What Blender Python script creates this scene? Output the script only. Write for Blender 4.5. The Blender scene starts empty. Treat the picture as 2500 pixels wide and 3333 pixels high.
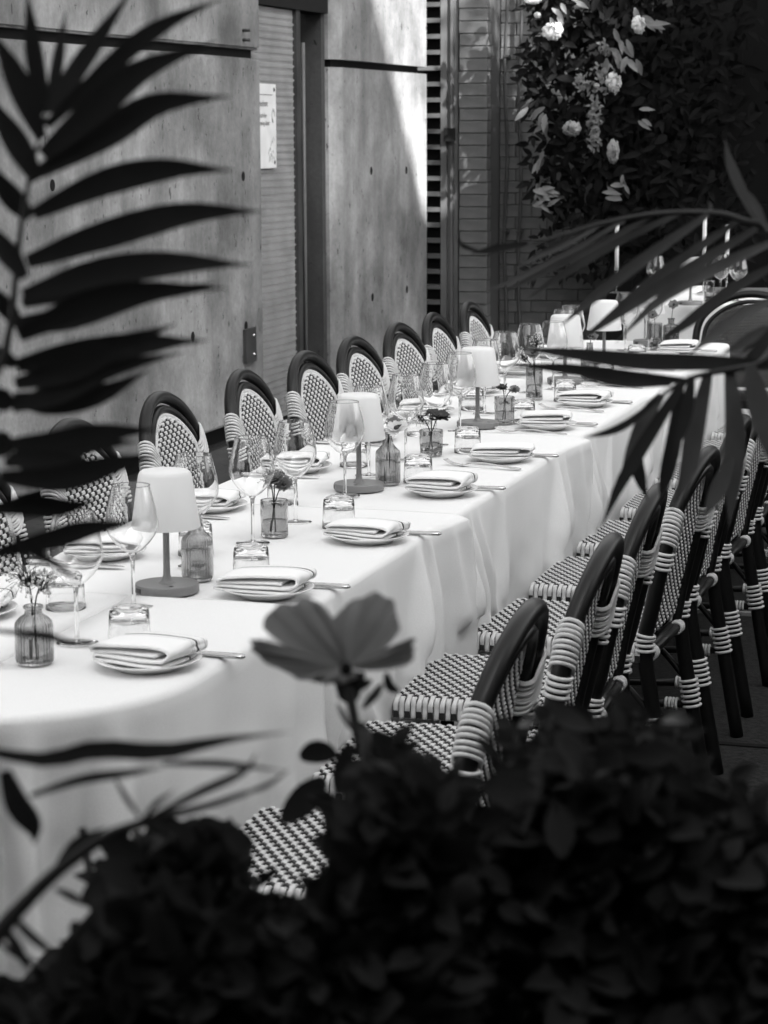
import bpy, bmesh, math, random
from mathutils import Vector, Matrix
R = math.radians
random.seed(7)
scene = bpy.context.scene
COL = scene.collection

# ------------------------------------------------------------------ camera
FPX, CX, CY, HOR, H = 7400.0, 1250.0, 1666.5, 418.0, 1.62      # photo pixels (2500 x 3333)
pitch = math.atan((CY - HOR) / FPX); yaw = R(16.8); roll = R(0.25)
F0 = Vector((-math.sin(yaw), math.cos(yaw), 0)); R0 = Vector((math.cos(yaw), math.sin(yaw), 0)); U0 = Vector((0, 0, 1))
FW = F0 * math.cos(pitch) - U0 * math.sin(pitch)
UPA = U0 * math.cos(pitch) + F0 * math.sin(pitch)
RT = R0 * math.cos(roll) - UPA * math.sin(roll)
UP = UPA * math.cos(roll) + R0 * math.sin(roll)
CAM = Vector((0, 0, H))
cd = bpy.data.cameras.new('camera'); cam = bpy.data.objects.new('camera', cd); COL.objects.link(cam)
m = Matrix((RT, UP, -FW)).transposed().to_4x4(); m.translation = CAM; cam.matrix_world = m
cd.sensor_fit = 'VERTICAL'; cd.sensor_height = 36; cd.lens = FPX / 3333 * 36
cd.clip_start = 0.05; cd.clip_end = 500
cd.dof.use_dof = True; cd.dof.focus_distance = 5.7; cd.dof.aperture_fstop = 11.5
scene.camera = cam

# ------------------------------------------------------------------ world, sun, exposure
SUN_EL, SUN_AZ = R(36), R(128)        # the sun stands to the right of and behind the camera
w = bpy.data.worlds.new('World'); scene.world = w; w.use_nodes = True
nt = w.node_tree; nt.nodes.clear()
wo = nt.nodes.new('ShaderNodeOutputWorld'); bg = nt.nodes.new('ShaderNodeBackground')
sky = nt.nodes.new('ShaderNodeTexSky'); sky.sky_type = 'NISHITA'; sky.sun_disc = False
sky.sun_elevation = SUN_EL; sky.sun_rotation = SUN_AZ; sky.air_density = 1.0; sky.dust_density = 2.5
bw = nt.nodes.new('ShaderNodeRGBToBW')          # black and white photograph
nt.links.new(sky.outputs[0], bw.inputs[0]); nt.links.new(bw.outputs[0], bg.inputs[0]); nt.links.new(bg.outputs[0], wo.inputs[0])
bg.inputs[1].default_value = 0.15
sl = bpy.data.lights.new('sun', 'SUN'); sun = bpy.data.objects.new('sun', sl); COL.objects.link(sun)
sl.energy = 4.4; sl.angle = R(0.7)
SD = Vector((math.sin(SUN_AZ) * math.cos(SUN_EL), math.cos(SUN_AZ) * math.cos(SUN_EL), math.sin(SUN_EL)))   # towards the sun
sun.rotation_euler = (-SD).to_track_quat('-Z', 'Y').to_euler()
scene.view_settings.view_transform = 'Standard'; scene.view_settings.look = 'None'
scene.view_settings.exposure = 2.3; scene.view_settings.gamma = 1.0
scene.cycles.max_bounces = 12; scene.cycles.transparent_max_bounces = 24; scene.cycles.transmission_bounces = 10
scene.cycles.diffuse_bounces = 4; scene.cycles.glossy_bounces = 4
scene.cycles.caustics_reflective = False; scene.cycles.caustics_refractive = True

# ------------------------------------------------------------------ pixels to places
V = 2500 / 1659.0
def ray(x, y):
    d = FW * FPX + RT * (x - CX) - UP * (y - CY); return d.normalized()
def onz(x, y, z):
    d = ray(x, y); return CAM + d * ((z - H) / d.z)
def onx(x, y, X):
    d = ray(x, y); return CAM + d * (X / d.x)
def ony(x, y, Y):
    d = ray(x, y); return CAM + d * (Y / d.y)
def atd(x, y, dist): return CAM + ray(x, y) * dist

# ------------------------------------------------------------------ materials (grey: the photograph is black and white)
MATS = {}
def mat(name, v, rough=0.6, spec=0.5, noise=None, bump=None, metal=0.0, sheen=0.0, trans=0.0):
    if name in MATS: return MATS[name]
    mt = bpy.data.materials.new(name); mt.use_nodes = True; n = mt.node_tree; b = n.nodes['Principled BSDF']
    b.inputs['Base Color'].default_value = (v, v, v, 1); b.inputs['Roughness'].default_value = rough
    b.inputs['Specular IOR Level'].default_value = spec; b.inputs['Metallic'].default_value = metal
    if sheen: b.inputs['Sheen Weight'].default_value = sheen
    tc = None
    if noise or bump:
        tc = n.nodes.new('ShaderNodeTexCoord')
    if noise:                      # (scale, low, high, detail)
        nz = n.nodes.new('ShaderNodeTexNoise'); nz.inputs['Scale'].default_value = noise[0]; nz.inputs['Detail'].default_value = noise[3] if len(noise) > 3 else 6
        mr = n.nodes.new('ShaderNodeMapRange'); mr.inputs['From Min'].default_value = 0.3; mr.inputs['From Max'].default_value = 0.7
        mr.inputs['To Min'].default_value = noise[1]; mr.inputs['To Max'].default_value = noise[2]
        n.links.new(tc.outputs['Object'], nz.inputs['Vector']); n.links.new(nz.outputs['Fac'], mr.inputs['Value']); n.links.new(mr.outputs[0], b.inputs['Base Color'])
    if bump:                       # (scale, strength, distance)
        nz = n.nodes.new('ShaderNodeTexNoise'); nz.inputs['Scale'].default_value = bump[0]; nz.inputs['Detail'].default_value = 8
        bp = n.nodes.new('ShaderNodeBump'); bp.inputs['Strength'].default_value = bump[1]; bp.inputs['Distance'].default_value = bump[2]
        n.links.new(tc.outputs['Object'], nz.inputs['Vector']); n.links.new(nz.outputs['Fac'], bp.inputs['Height']); n.links.new(bp.outputs[0], b.inputs['Normal'])
    if trans:                      # thin leaf or petal: some light passes through
        tr = n.nodes.new('ShaderNodeBsdfTranslucent'); tr.inputs[0].default_value = (v * 1.2, v * 1.2, v * 1.2, 1)
        mx = n.nodes.new('ShaderNodeMixShader'); mx.inputs[0].default_value = trans
        n.links.new(b.outputs[0], mx.inputs[1]); n.links.new(tr.outputs[0], mx.inputs[2]); n.links.new(mx.outputs[0], n.nodes['Material Output'].inputs[0])
    MATS[name] = mt; return mt

def concrete_mat(name, lo, hi):
    mt = bpy.data.materials.new(name); mt.use_nodes = True; n = mt.node_tree; L = n.links; b = n.nodes['Principled BSDF']
    b.inputs['Roughness'].default_value = 0.75; b.inputs['Specular IOR Level'].default_value = 0.3
    tc = n.nodes.new('ShaderNodeTexCoord')
    def noise(scale, detail, mp=None, rough=0.6):
        z = n.nodes.new('ShaderNodeTexNoise'); z.inputs['Scale'].default_value = scale; z.inputs['Detail'].default_value = detail; z.inputs['Roughness'].default_value = rough
        if mp:
            q = n.nodes.new('ShaderNodeMapping'); q.inputs['Scale'].default_value = mp; L.new(tc.outputs['Object'], q.inputs[0]); L.new(q.outputs[0], z.inputs['Vector'])
        else: L.new(tc.outputs['Object'], z.inputs['Vector'])
        return z.outputs['Fac']
    def mp(sock, a, c, lo_, hi_):
        r = n.nodes.new('ShaderNodeMapRange'); r.inputs['From Min'].default_value = a; r.inputs['From Max'].default_value = c
        r.inputs['To Min'].default_value = lo_; r.inputs['To Max'].default_value = hi_; L.new(sock, r.inputs['Value']); return r.outputs[0]
    def math_(op, a, c):
        q = n.nodes.new('ShaderNodeMath'); q.operation = op
        for i, s in enumerate((a, c)):
            if isinstance(s, (int, float)): q.inputs[i].default_value = s
            else: L.new(s, q.inputs[i])
        return q.outputs[0]
    cloud = mp(noise(1.6, 8), 0.3, 0.7, lo, hi)
    streak = mp(noise(1.1, 7, (5, 5, 0.6)), 0.3, 0.72, 0.72, 1.2)
    blotch = mp(noise(0.55, 10, None, 0.72), 0.36, 0.62, 0.66, 1.2)
    streak = math_('MULTIPLY', streak, blotch)       # vertical water runs
    fine = mp(noise(38, 4), 0.3, 0.7, 0.88, 1.1)
    pits = mp(noise(26, 3, (1, 1, 0.45), 0.75), 0.30, 0.36, 0.25, 1.0)          # air holes
    col = math_('MULTIPLY', math_('MULTIPLY', cloud, streak), math_('MULTIPLY', fine, pits))
    L.new(col, b.inputs['Base Color'])
    bp = n.nodes.new('ShaderNodeBump'); bp.inputs['Strength'].default_value = 0.6; bp.inputs['Distance'].default_value = 0.006
    L.new(math_('ADD', fine, math_('MULTIPLY', pits, 2.0)), bp.inputs['Height']); L.new(bp.outputs[0], b.inputs['Normal'])
    MATS[name] = mt; return mt

def thin_glass(name, tint=0.97, edge=0.55, rough=0.0, bump=None):
    """thin clear glass wall: passes light straight through, mirrors at grazing angles, a little darker at its edges"""
    mt = bpy.data.materials.new(name); mt.use_nodes = True; n = mt.node_tree; n.nodes.clear(); L = n.links
    o = n.nodes.new('ShaderNodeOutputMaterial'); tr = n.nodes.new('ShaderNodeBsdfTransparent'); gl = n.nodes.new('ShaderNodeBsdfGlossy')
    gl.inputs['Roughness'].default_value = rough
    fr = n.nodes.new('ShaderNodeFresnel'); fr.inputs['IOR'].default_value = 1.52
    lw = n.nodes.new('ShaderNodeLayerWeight'); lw.inputs['Blend'].default_value = 0.25
    mr = n.nodes.new('ShaderNodeMapRange'); mr.inputs['From Min'].default_value = 0.6; mr.inputs['To Min'].default_value = tint; mr.inputs['To Max'].default_value = edge
    L.new(lw.outputs['Facing'], mr.inputs['Value']); L.new(mr.outputs[0], tr.inputs[0])
    fm = n.nodes.new('ShaderNodeMath'); fm.operation = 'MINIMUM'; fm.inputs[1].default_value = 0.45; L.new(fr.outputs[0], fm.inputs[0])
    mx = n.nodes.new('ShaderNodeMixShader'); L.new(fm.outputs[0], mx.inputs[0]); L.new(tr.outputs[0], mx.inputs[1]); L.new(gl.outputs[0], mx.inputs[2])
    L.new(mx.outputs[0], o.inputs[0])
    if bump:
        tc = n.nodes.new('ShaderNodeTexCoord'); vz = n.nodes.new('ShaderNodeTexVoronoi'); vz.inputs['Scale'].default_value = bump
        bp = n.nodes.new('ShaderNodeBump'); bp.inputs['Strength'].default_value = 0.9; bp.inputs['Distance'].default_value = 0.01
        L.new(tc.outputs['Object'], vz.inputs['Vector']); L.new(vz.outputs['Distance'], bp.inputs['Height'])
        L.new(bp.outputs[0], gl.inputs['Normal']); L.new(bp.outputs[0], fr.inputs['Normal']); L.new(bp.outputs[0], lw.inputs['Normal'])
    MATS[name] = mt; return mt
def solid_glass(name, v=1.0, rough=0.0):
    mt = bpy.data.materials.new(name); mt.use_nodes = True; b = mt.node_tree.nodes['Principled BSDF']
    b.inputs['Base Color'].default_value = (v, v, v, 1); b.inputs['Roughness'].default_value = rough
    b.inputs['Transmission Weight'].default_value = 1.0; b.inputs['IOR'].default_value = 1.5
    MATS[name] = mt; return mt

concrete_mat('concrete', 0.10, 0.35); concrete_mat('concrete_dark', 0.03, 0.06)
mat('frame', 0.007, 0.38, 0.28); mat('black_cord', 0.02, 0.5, 0.4); mat('white_cord', 0.6, 0.45, 0.35, noise=(60, 0.52, 0.66))
mat('linen', 0.77, 0.85, 0.2, noise=(500, 0.73, 0.80, 2), bump=(900, 0.12, 0.001), sheen=0.1)
mat('china', 0.78, 0.12, 0.5); mat('steel', 0.55, 0.22, 0.5, metal=1.0)
mat('shade', 0.80, 0.6, 0.3, trans=0.25); mat('lamp_metal', 0.19, 0.45, 0.4, noise=(900, 0.17, 0.21)); mat('dark_port', 0.02, 0.4)
mat('leaf', 0.022, 0.7, 0.06, noise=(20, 0.018, 0.027), trans=0.1); mat('leaf_bush', 0.045, 0.85, 0.03, noise=(20, 0.026, 0.034), trans=0.05); mat('leaf_shaded', 0.010, 0.8, 0.03, noise=(20, 0.007, 0.013)); mat('leaf_mid', 0.06, 0.5, 0.3, noise=(20, 0.045, 0.075), trans=0.15)  # near-black garland leaf has deep shade put into its colour
mat('stem', 0.02, 0.6, 0.3); mat('petal', 0.22, 0.6, 0.2, noise=(30, 0.18, 0.26), trans=0.4); mat('petal_white', 0.7, 0.6, 0.2, trans=0.3)
mat('petal_grey', 0.2, 0.6, 0.2, trans=0.3); mat('petal_dark', 0.05, 0.6, 0.2); mat('asphalt', 0.03, 0.95, 0.15, noise=(55, 0.012, 0.04), bump=(160, 0.8, 0.004))
mat('paint_brick', 0.1, 0.7, 0.3, noise=(9, 0.075, 0.125), bump=(40, 0.5, 0.004)); mat('mortar', 0.06, 0.9, 0.2); mat('pipe', 0.035, 0.5, 0.4, noise=(4, 0.02, 0.05))
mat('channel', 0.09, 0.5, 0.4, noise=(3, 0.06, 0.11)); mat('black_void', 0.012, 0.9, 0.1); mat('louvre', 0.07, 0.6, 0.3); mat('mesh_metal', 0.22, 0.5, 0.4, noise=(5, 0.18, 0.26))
mat('sign', 0.62, 0.4, 0.4, noise=(9, 0.55, 0.66)); mat('ink', 0.06, 0.6); mat('ink_soft', 0.3, 0.6); mat('wood', 0.12, 0.7); mat('soil', 0.02, 0.95, 0.1); mat('planter', 0.05, 0.7)
mat('render_wall', 0.6, 0.85, 0.2, noise=(3, 0.55, 0.64)); mat('window_dark', 0.02, 0.1, 0.6); mat('kerb_stone', 0.3, 0.8); mat('water_grey', 0.4, 0.1)
thin_glass('glass', 0.99, 0.72); thin_glass('glass_tint', 0.84, 0.45); thin_glass('glass_cut', 0.88, 0.5, 0.03, bump=60); thin_glass('glass_dark', 0.45, 0.15, 0.03, bump=70)
solid_glass('crystal', 1.0); solid_glass('tint', 0.64); solid_glass('smoke', 0.55); solid_glass('clear', 0.995); solid_glass('water', 0.95); thin_glass('rim_glass', 0.75, 0.35); MATS['water'].node_tree.nodes['Principled BSDF'].inputs['IOR'].default_value = 1.33

# ------------------------------------------------------------------ geometry helpers
class MB:
    def __init__(s): s.v = []; s.f = []; s.sm = True
    def add(s, vs, fs):
        o = len(s.v); s.v.extend([tuple(a) for a in vs]); s.f.extend([tuple(i + o for i in f) for f in fs]); return s
    def box(s, a, b, M=None):
        x0, y0, z0 = a; x1, y1, z1 = b
        vs = [Vector(p) for p in ((x0,y0,z0),(x1,y0,z0),(x1,y1,z0),(x0,y1,z0),(x0,y0,z1),(x1,y0,z1),(x1,y1,z1),(x0,y1,z1))]
        if M: vs = [M @ p for p in vs]
        return s.add(vs, [(0,3,2,1),(4,5,6,7),(0,1,5,4),(1,2,6,5),(2,3,7,6),(3,0,4,7)])
    def tube(s, pts, r, n=8, closed=False, cap=True):
        pts = [Vector(p) for p in pts]; N = len(pts); rr = r if isinstance(r, (list, tuple)) else [r] * N
        T = [((pts[(i+1) % N] - pts[i-1]) if closed else (pts[min(i+1, N-1)] - pts[max(i-1, 0)])).normalized() for i in range(N)]
        a = Vector((0,0,1)) if abs(T[0].z) < 0.9 else Vector((1,0,0)); u = (a - T[0] * a.dot(T[0])).normalized(); vs = []
        for i in range(N):
            u = (u - T[i] * u.dot(T[i])).normalized(); w_ = T[i].cross(u)
            for k in range(n):
                t = 2 * math.pi * k / n; vs.append(pts[i] + (u * math.cos(t) + w_ * math.sin(t)) * rr[i])
        fs = []
        for i in range(N if closed else N - 1):
            j = (i + 1) % N
            for k in range(n): fs.append((i*n+k, i*n+(k+1) % n, j*n+(k+1) % n, j*n+k))
        if cap and not closed: fs += [tuple(reversed(range(n))), tuple(range((N-1)*n, N*n))]
        return s.add(vs, fs)
    def lathe(s, prof, n=32, c=(0,0,0), flute=None):
        vs = []; c = Vector(c)
        for r, z in prof:
            for k in range(n):
                t = 2 * math.pi * k / n; q = r * (1 + (flute(k, z) if flute else 0))
                vs.append(c + Vector((q * math.cos(t), q * math.sin(t), z)))
        fs = [(i*n+k, i*n+(k+1) % n, (i+1)*n+(k+1) % n, (i+1)*n+k) for i in range(len(prof)-1) for k in range(n)]
        if prof[0][0] > 1e-5 and prof[0][0] < 0.0011: pass
        return s.add(vs, fs)
    def ribbon(s, pts, width, face, fold=0.15, roll_=0.0):
        """leaf blade: a strip along pts, tapered by width(t), turned towards 'face', folded along its midrib"""
        pts = [Vector(p) for p in pts]; N = len(pts); vs = []
        for i in range(N):
            T = (pts[min(i+1, N-1)] - pts[max(i-1, 0)]).normalized(); W = T.cross(face)
            if W.length < 1e-6: W = Vector((1,0,0))
            W.normalize(); Nn = W.cross(T)
            if roll_: W, Nn = W * math.cos(roll_) + Nn * math.sin(roll_), Nn * math.cos(roll_) - W * math.sin(roll_)
            h = width(i / (N - 1)) * 0.5
            vs += [pts[i] - W * h + Nn * h * fold, pts[i] - Nn * h * fold * 0.3, pts[i] + W * h + Nn * h * fold]
        fs = []
        for i in range(N - 1):
            a = i * 3; fs += [(a, a+1, a+4, a+3), (a+1, a+2, a+5, a+4)]
        return s.add(vs, fs)
    def ball(s, c, r, n=6, sc=(1,1,1)):
        vs = []; c = Vector(c); mrow = max(3, n // 2 + 1)
        for i in range(mrow + 1):
            p = math.pi * i / mrow
            for k in range(n):
                t = 2 * math.pi * k / n; vs.append(c + Vector((r*sc[0]*math.sin(p)*math.cos(t), r*sc[1]*math.sin(p)*math.sin(t), r*sc[2]*math.cos(p))))
        return s.add(vs, [(i*n+k, i*n+(k+1) % n, (i+1)*n+(k+1) % n, (i+1)*n+k) for i in range(mrow) for k in range(n)])
    def mesh(s, name, material, smooth=True):
        me = bpy.data.meshes.new(name); me.from_pydata(s.v, [], s.f); me.materials.append(MATS[material])
        if smooth: me.polygons.foreach_set('use_smooth', [True] * len(me.polygons))
        me.update(); return me
    def build(s, name, material, parent=None, smooth=True):
        return link(name, s.mesh(name, material, smooth), parent)
def link(name, me, parent=None):
    o = bpy.data.objects.new(name, me); COL.objects.link(o)
    if parent: o.parent = parent
    return o
def tag(o, label=None, cat=None, group=None, kind=None):
    if label: o['label'] = label
    if cat: o['category'] = cat
    if group: o['group'] = group
    if kind: o['kind'] = kind
    return o
def empty(name, loc=(0,0,0), rz=0.0):
    o = bpy.data.objects.new(name, None); o.empty_display_size = 0.1; COL.objects.link(o); o.location = loc; o.rotation_euler = (0, 0, rz); return o
def copy_tree(o, parent=None):
    c = o.copy(); COL.objects.link(c); c.parent = parent
    for ch in list(o.children): copy_tree(ch, c)
    return c
def spline(pts, n):
    """Catmull-Rom through pts, n samples in all"""
    P = [Vector(p) for p in pts]; P = [P[0] * 2 - P[1]] + P + [P[-1] * 2 - P[-2]]; out = []; seg = len(P) - 3
    for i in range(n):
        t = i / (n - 1) * seg; k = min(int(t), seg - 1); u = t - k; a, b, c, d = P[k:k+4]
        out.append(0.5 * ((2*b) + (c-a)*u + (2*a-5*b+4*c-d)*u*u + (3*b-a-3*c+d)*u**3))
    return out
def autosharp(o, deg=35):
    me = o.data; me.set_sharp_from_angle(angle=R(deg)); return o
ORD = ['first', 'second', 'third', 'fourth', 'fifth', 'sixth', 'seventh', 'eighth', 'ninth', 'tenth', 'eleventh', 'twelfth', 'thirteenth', 'fourteenth', 'fifteenth', 'sixteenth', 'seventeenth', 'eighteenth', 'nineteenth', 'twentieth']
TX, TZ = -1.66, 0.75            # table axis and height
EXEC = []
# ================================================================== SETTING
g = MB(); g.add([(-40,-30,0),(40,-30,0),(40,60,0),(-40,60,0)], [(0,1,2,3)]); tag(g.build('ground', 'asphalt'), kind='structure')
k = MB()
for X0, X1, Y0, Y1 in ((-0.9, 6, 5.86, 5.885), (-0.9, 6, 7.46, 7.475)): k.box((X0, Y0, 0.0), (X1, Y1, 0.004))
o = k.build('pavement_joint', 'black_void', smooth=False); tag(o, kind='structure')
o = MB().box((-1.35, 7.50, 0.0), (-0.62, 7.53, 0.012)).build('metal_floor_strip', 'kerb_stone', smooth=False); tag(o, kind='structure')
# paved walk between chairs and concrete wall
WX = -4.16
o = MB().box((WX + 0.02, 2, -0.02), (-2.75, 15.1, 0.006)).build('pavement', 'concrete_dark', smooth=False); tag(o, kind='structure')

def wall_box(parent, name, a, b, material, seg=None):
    o = MB().box(a, b).build(name, material, parent, smooth=False)
    bm = bmesh.new(); bm.from_mesh(o.data); bmesh.ops.bevel(bm, geom=bm.edges[:], offset=0.012, segments=2, affect='EDGES'); bm.to_mesh(o.data); bm.free()
    return o
def tie_hole(parent, y, z, X=WX):
    h = MB(); n = 14
    h.add([(X + 0.0015, y + 0.026*math.cos(2*math.pi*i/n), z + 0.026*math.sin(2*math.pi*i/n)) for i in range(n)], [tuple(range(n))])
    return h.build('tie_hole', 'black_void', parent)  # flat black disc; the hole's shade is put into its colour

cw = empty('concrete_wall', (WX - 0.2, 8, 0)); tag(cw, 'board of pale concrete with a dark horizontal groove, behind the palm frond', 'wall')
def local(o, root): o.matrix_parent_inverse = Matrix.Translation(root.location).inverted(); return o
for nm, z0, z1 in (('lower_panel', 0.10, 1.985), ('upper_panel', 2.03, 5.2)):
    local(wall_box(cw, nm, (WX - 0.4, 3.0, z0), (WX, 11.545, z1), 'concrete'), cw)
local(MB().box((WX - 0.38, 3.02, 1.98), (WX - 0.045, 11.53, 2.035)).build('groove', 'black_void', cw, smooth=False), cw)
local(MB().box((WX - 0.38, 3.02, 0), (WX - 0.09, 11.53, 0.10)).build('shadow_gap', 'black_void', cw, smooth=False), cw)
for y, z in ((6.3,1.388),(7.1,1.388),(8.15,1.388),(8.927,1.388),(9.714,1.385),(11.261,1.377),(11.27,0.595),(10.508,0.606),(9.72,0.6),(8.93,0.6),(8.1,0.6)): local(tie_hole(cw, y, z), cw)
b_ = empty('junction_box', (WX, 11.30, 0.49)); tag(b_, 'small dark metal plate box with two screws low on the concrete wall', 'box')
MB().box((0.001,-0.075,-0.09),(0.02,0.075,0.09)).build('cover', 'pipe', b_, smooth=False)
for zz in (-0.05, 0.05): MB().lathe([(0.0001,0.026),(0.008,0.025),(0.009,0.02)], 10).build('screw', 'steel', b_).rotation_euler = (0, 0, 0)
for i, ch in enumerate([c for c in b_.children if c.name.startswith('screw')]):
    ch.rotation_euler = (0, R(90), 0); ch.location = (0, 0.04, -0.05 + 0.1 * i)
for zz in (2.124, 2.075):
    o = MB().tube([(WX - 0.01, 11.29, zz), (WX + 0.04, 11.29, zz)], 0.009).build('anchor_bolt', 'pipe'); tag(o, 'short %s steel bolt sticking out of the upper concrete panel' % ('upper' if zz > 2.1 else 'lower'), 'bolt')

cp = empty('concrete_pillar', (WX - 0.3, 13.8, 0)); tag(cp, 'broad concrete pillar with sunlit upper corner, right of the mesh door', 'pillar')
for nm, z0, z1 in (('lower_panel', 0.0, 1.975), ('upper_panel', 2.02, 5.2)):
    q = MB(); P = [(WX, 12.97), (WX, 14.80), (WX - 0.5, 14.80), (WX - 0.5, 12.80), (WX - 0.045, 12.84)]
    q.add([(x, y, z) for z in (z0, z1) for x, y in P], [(0,1,6,5),(1,2,7,6),(2,3,8,7),(3,4,9,8),(4,0,5,9),(4,3,2,1,0),(5,6,7,8,9)])
    local(q.build(nm, 'concrete', cp, smooth=False), cp)
local(MB().box((WX - 0.46, 12.9, 1.97), (WX - 0.05, 14.76, 2.025)).build('groove', 'black_void', cp, smooth=False), cp)
for y, z in ((13.535,1.363),(13.547,0.584),(14.308,1.352),(14.315,0.581)): local(tie_hole(cp, y, z), cp)

# mesh door in its recess
dr = empty('mesh_door', (WX - 0.06, 11.9, 0)); tag(dr, 'grey expanded metal door panel between concrete wall and pillar', 'door')
local(MB().box((WX - 0.10, 11.56, 0.02), (WX - 0.062, 12.255, 2.27)).build('door_leaf', 'mesh_metal', dr, smooth=False), dr)
q = MB(); rows = 58
for r_ in range(rows):
    z = 0.06 + r_ * 0.038
    for c_ in range(30):
        y = 11.575 + (c_ + 0.5 * (r_ % 2)) * 0.0226
        if y > 12.235: continue
        X0 = WX - 0.0605
        q.add([(X0, y, z + 0.016), (X0 + 0.014, y + 0.010, z + 0.004), (X0, y + 0.003, z - 0.014), (X0 + 0.003, y - 0.007, z)], [(0,3,2,1)])
local(tag(q.build('expanded_mesh', 'mesh_metal', dr, smooth=False), kind='stuff'), dr)
local(MB().box((WX - 0.15, 12.26, 0), (WX - 0.04, 12.33, 2.35)).build('door_post', 'pipe', dr, smooth=False), dr)
local(MB().tube([(WX - 0.05, 12.40, 0.0), (WX - 0.05, 12.40, 2.1)], 0.012).build('edge_rod', 'channel', dr), dr)
local(MB().box((WX - 0.16, 11.55, 2.275), (WX - 0.03, 12.8, 2.6)).build('lintel', 'black_void', dr, smooth=False), dr)
local(MB().box((WX - 0.6, 12.735, 0), (WX - 0.052, 12.795, 3.0)).build('shade_panel', 'concrete_dark', dr, smooth=False), dr)  # dark sheet over the pillar side, standing in for the recess's shade
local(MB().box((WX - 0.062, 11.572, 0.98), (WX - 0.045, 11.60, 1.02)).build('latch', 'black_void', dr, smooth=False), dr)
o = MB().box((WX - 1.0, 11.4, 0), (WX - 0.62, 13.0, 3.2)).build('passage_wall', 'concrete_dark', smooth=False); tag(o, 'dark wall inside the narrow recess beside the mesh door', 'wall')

# caution sign: flat plate with print
sg = empty('caution_sign', (WX - 0.045, 11.735, 1.635)); tag(sg, 'white caution sign with rounded screws, fixed high on the mesh door', 'sign')
MB().box((0, -0.165, -0.225), (0.006, 0.165, 0.225)).build('plate', 'sign', sg, smooth=False)
MB().box((0.0062, -0.165, 0.165), (0.0068, 0.11, 0.169)).build('rule', 'ink', sg, smooth=False)
for yy in (-0.135, 0.135):
    for zz in (-0.195, 0.195):
        s_ = MB().lathe([(0.0001,0.010),(0.010,0.009),(0.012,0.006)], 10).build('screw', 'ink', sg); s_.rotation_euler = (0, R(90), 0); s_.location = (0, yy, zz)
def print_text(txt, size, y, z, material='ink'):
    cu = bpy.data.curves.new('print', 'FONT'); cu.body = txt; cu.size = size
    to = bpy.data.objects.new('print_source', cu); COL.objects.link(to)
    dg = bpy.context.evaluated_depsgraph_get(); me = bpy.data.meshes.new_from_object(to.evaluated_get(dg)); bpy.data.objects.remove(to)
    me.materials.clear(); me.materials.append(MATS[material])
    o = link('lettering', me, sg); o.matrix_local = Matrix(((0,0,1,0.0075),(1,0,0,y),(0,1,0,z),(0,0,0,1))); return o
print_text('Caution:', 0.050, -0.14, 0.105); print_text('Watch for', 0.036, -0.14, 0.045); print_text('opening door', 0.036, -0.14, 0.005)
q = MB()
for i in range(3): q.tube([(0.0072, 0.115 + 0.022*math.cos(t*0.6), 0.05 + 0.032*math.sin(t*0.6) + 0.006*i) for t in range(0, 9)], 0.0016, 4)
for i in range(9):
    cy_, cz_ = 0.09 + random.uniform(-0.04, 0.05), -0.12 + random.uniform(-0.07, 0.05)
    q.tube([(0.0072, cy_ + 0.018*math.cos(t), cz_ + 0.018*math.sin(t*1.3)) for t in (0, 1, 2, 3, 4)], 0.0013, 4)
tag(q.build('scribble', 'ink_soft', sg), kind='stuff')

# end wall: louvre, channels, painted brick pier, recessed brick wall with two pipes
EY = 15.2
lv = empty('louvre_panel', (-4.25, EY, 0)); tag(lv, 'dark louvred vent strip with pale horizontal slats beside the pillar', 'vent')
local(MB().box((-4.60, EY + 0.06, 0), (-4.165, EY + 0.1, 4)).build('backing', 'black_void', lv, smooth=False), lv)
zz = 0.1
while zz < 3.4:
    s_ = MB().box((-4.55, EY - 0.03, zz), (-4.168, EY + 0.05, zz + 0.03)).build('slat', 'louvre', lv, smooth=False); local(s_, lv); zz += 0.106
chn = empty('steel_channel', (-4.11, EY, 0)); tag(chn, 'grey steel channel running up between louvres and brick pier', 'channel')
for x0, x1, y0 in ((-4.165,-4.125,-0.03),(-4.123,-4.10,0.0),(-4.098,-4.085,-0.025),(-4.083,-4.055,0.02)):
    local(MB().box((x0, EY + y0, 0), (x1, EY + 0.1, 4)).build('flange', 'channel', chn, smooth=False), chn)
local(MB().box((-4.135, EY - 0.06, 1.53), (-4.06, EY - 0.028, 1.62)).build('bracket', 'black_void', chn, smooth=False), chn)
bp_ = empty('brick_pier', (-3.95, EY, 0)); tag(bp_, 'painted brick pier with chipped edge, left of the two thin pipes', 'pillar')
local(MB().box((-4.04, EY + 0.012, 0), (-3.85, EY + 0.38, 4)).build('mortar_core', 'mortar', bp_, smooth=False), bp_)
rb = random.Random(3)
def brick_mesh(L_, h_, d_):
    q = MB().box((-L_/2, 0, -h_/2), (L_/2, d_, h_/2)); me = q.mesh('brick', 'paint_brick', False)
    bm = bmesh.new(); bm.from_mesh(me); bmesh.ops.bevel(bm, geom=bm.edges[:], offset=0.004, segments=1, affect='EDGES'); bm.to_mesh(me); bm.free(); return me
bm_a, bm_b, bm_h = brick_mesh(0.20, 0.079, 0.1), brick_mesh(0.220, 0.079, 0.09), brick_mesh(0.105, 0.079, 0.09)
zz = 0.05; i = 0
while zz < 3.4:
    o = link('brick', bm_a, bp_); o.location = (0.007 + rb.uniform(-0.004, 0.004), -0.004 + rb.uniform(-0.003, 0.003), zz); o.rotation_euler = (0, rb.uniform(-0.01, 0.01), rb.uniform(-0.015, 0.015)); zz += 0.083
bwl = empty('brick_wall', (-3.4, EY + 0.4, 0)); tag(bwl, 'painted brick wall behind the two thin pipes, dappled with sun', 'wall')
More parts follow.
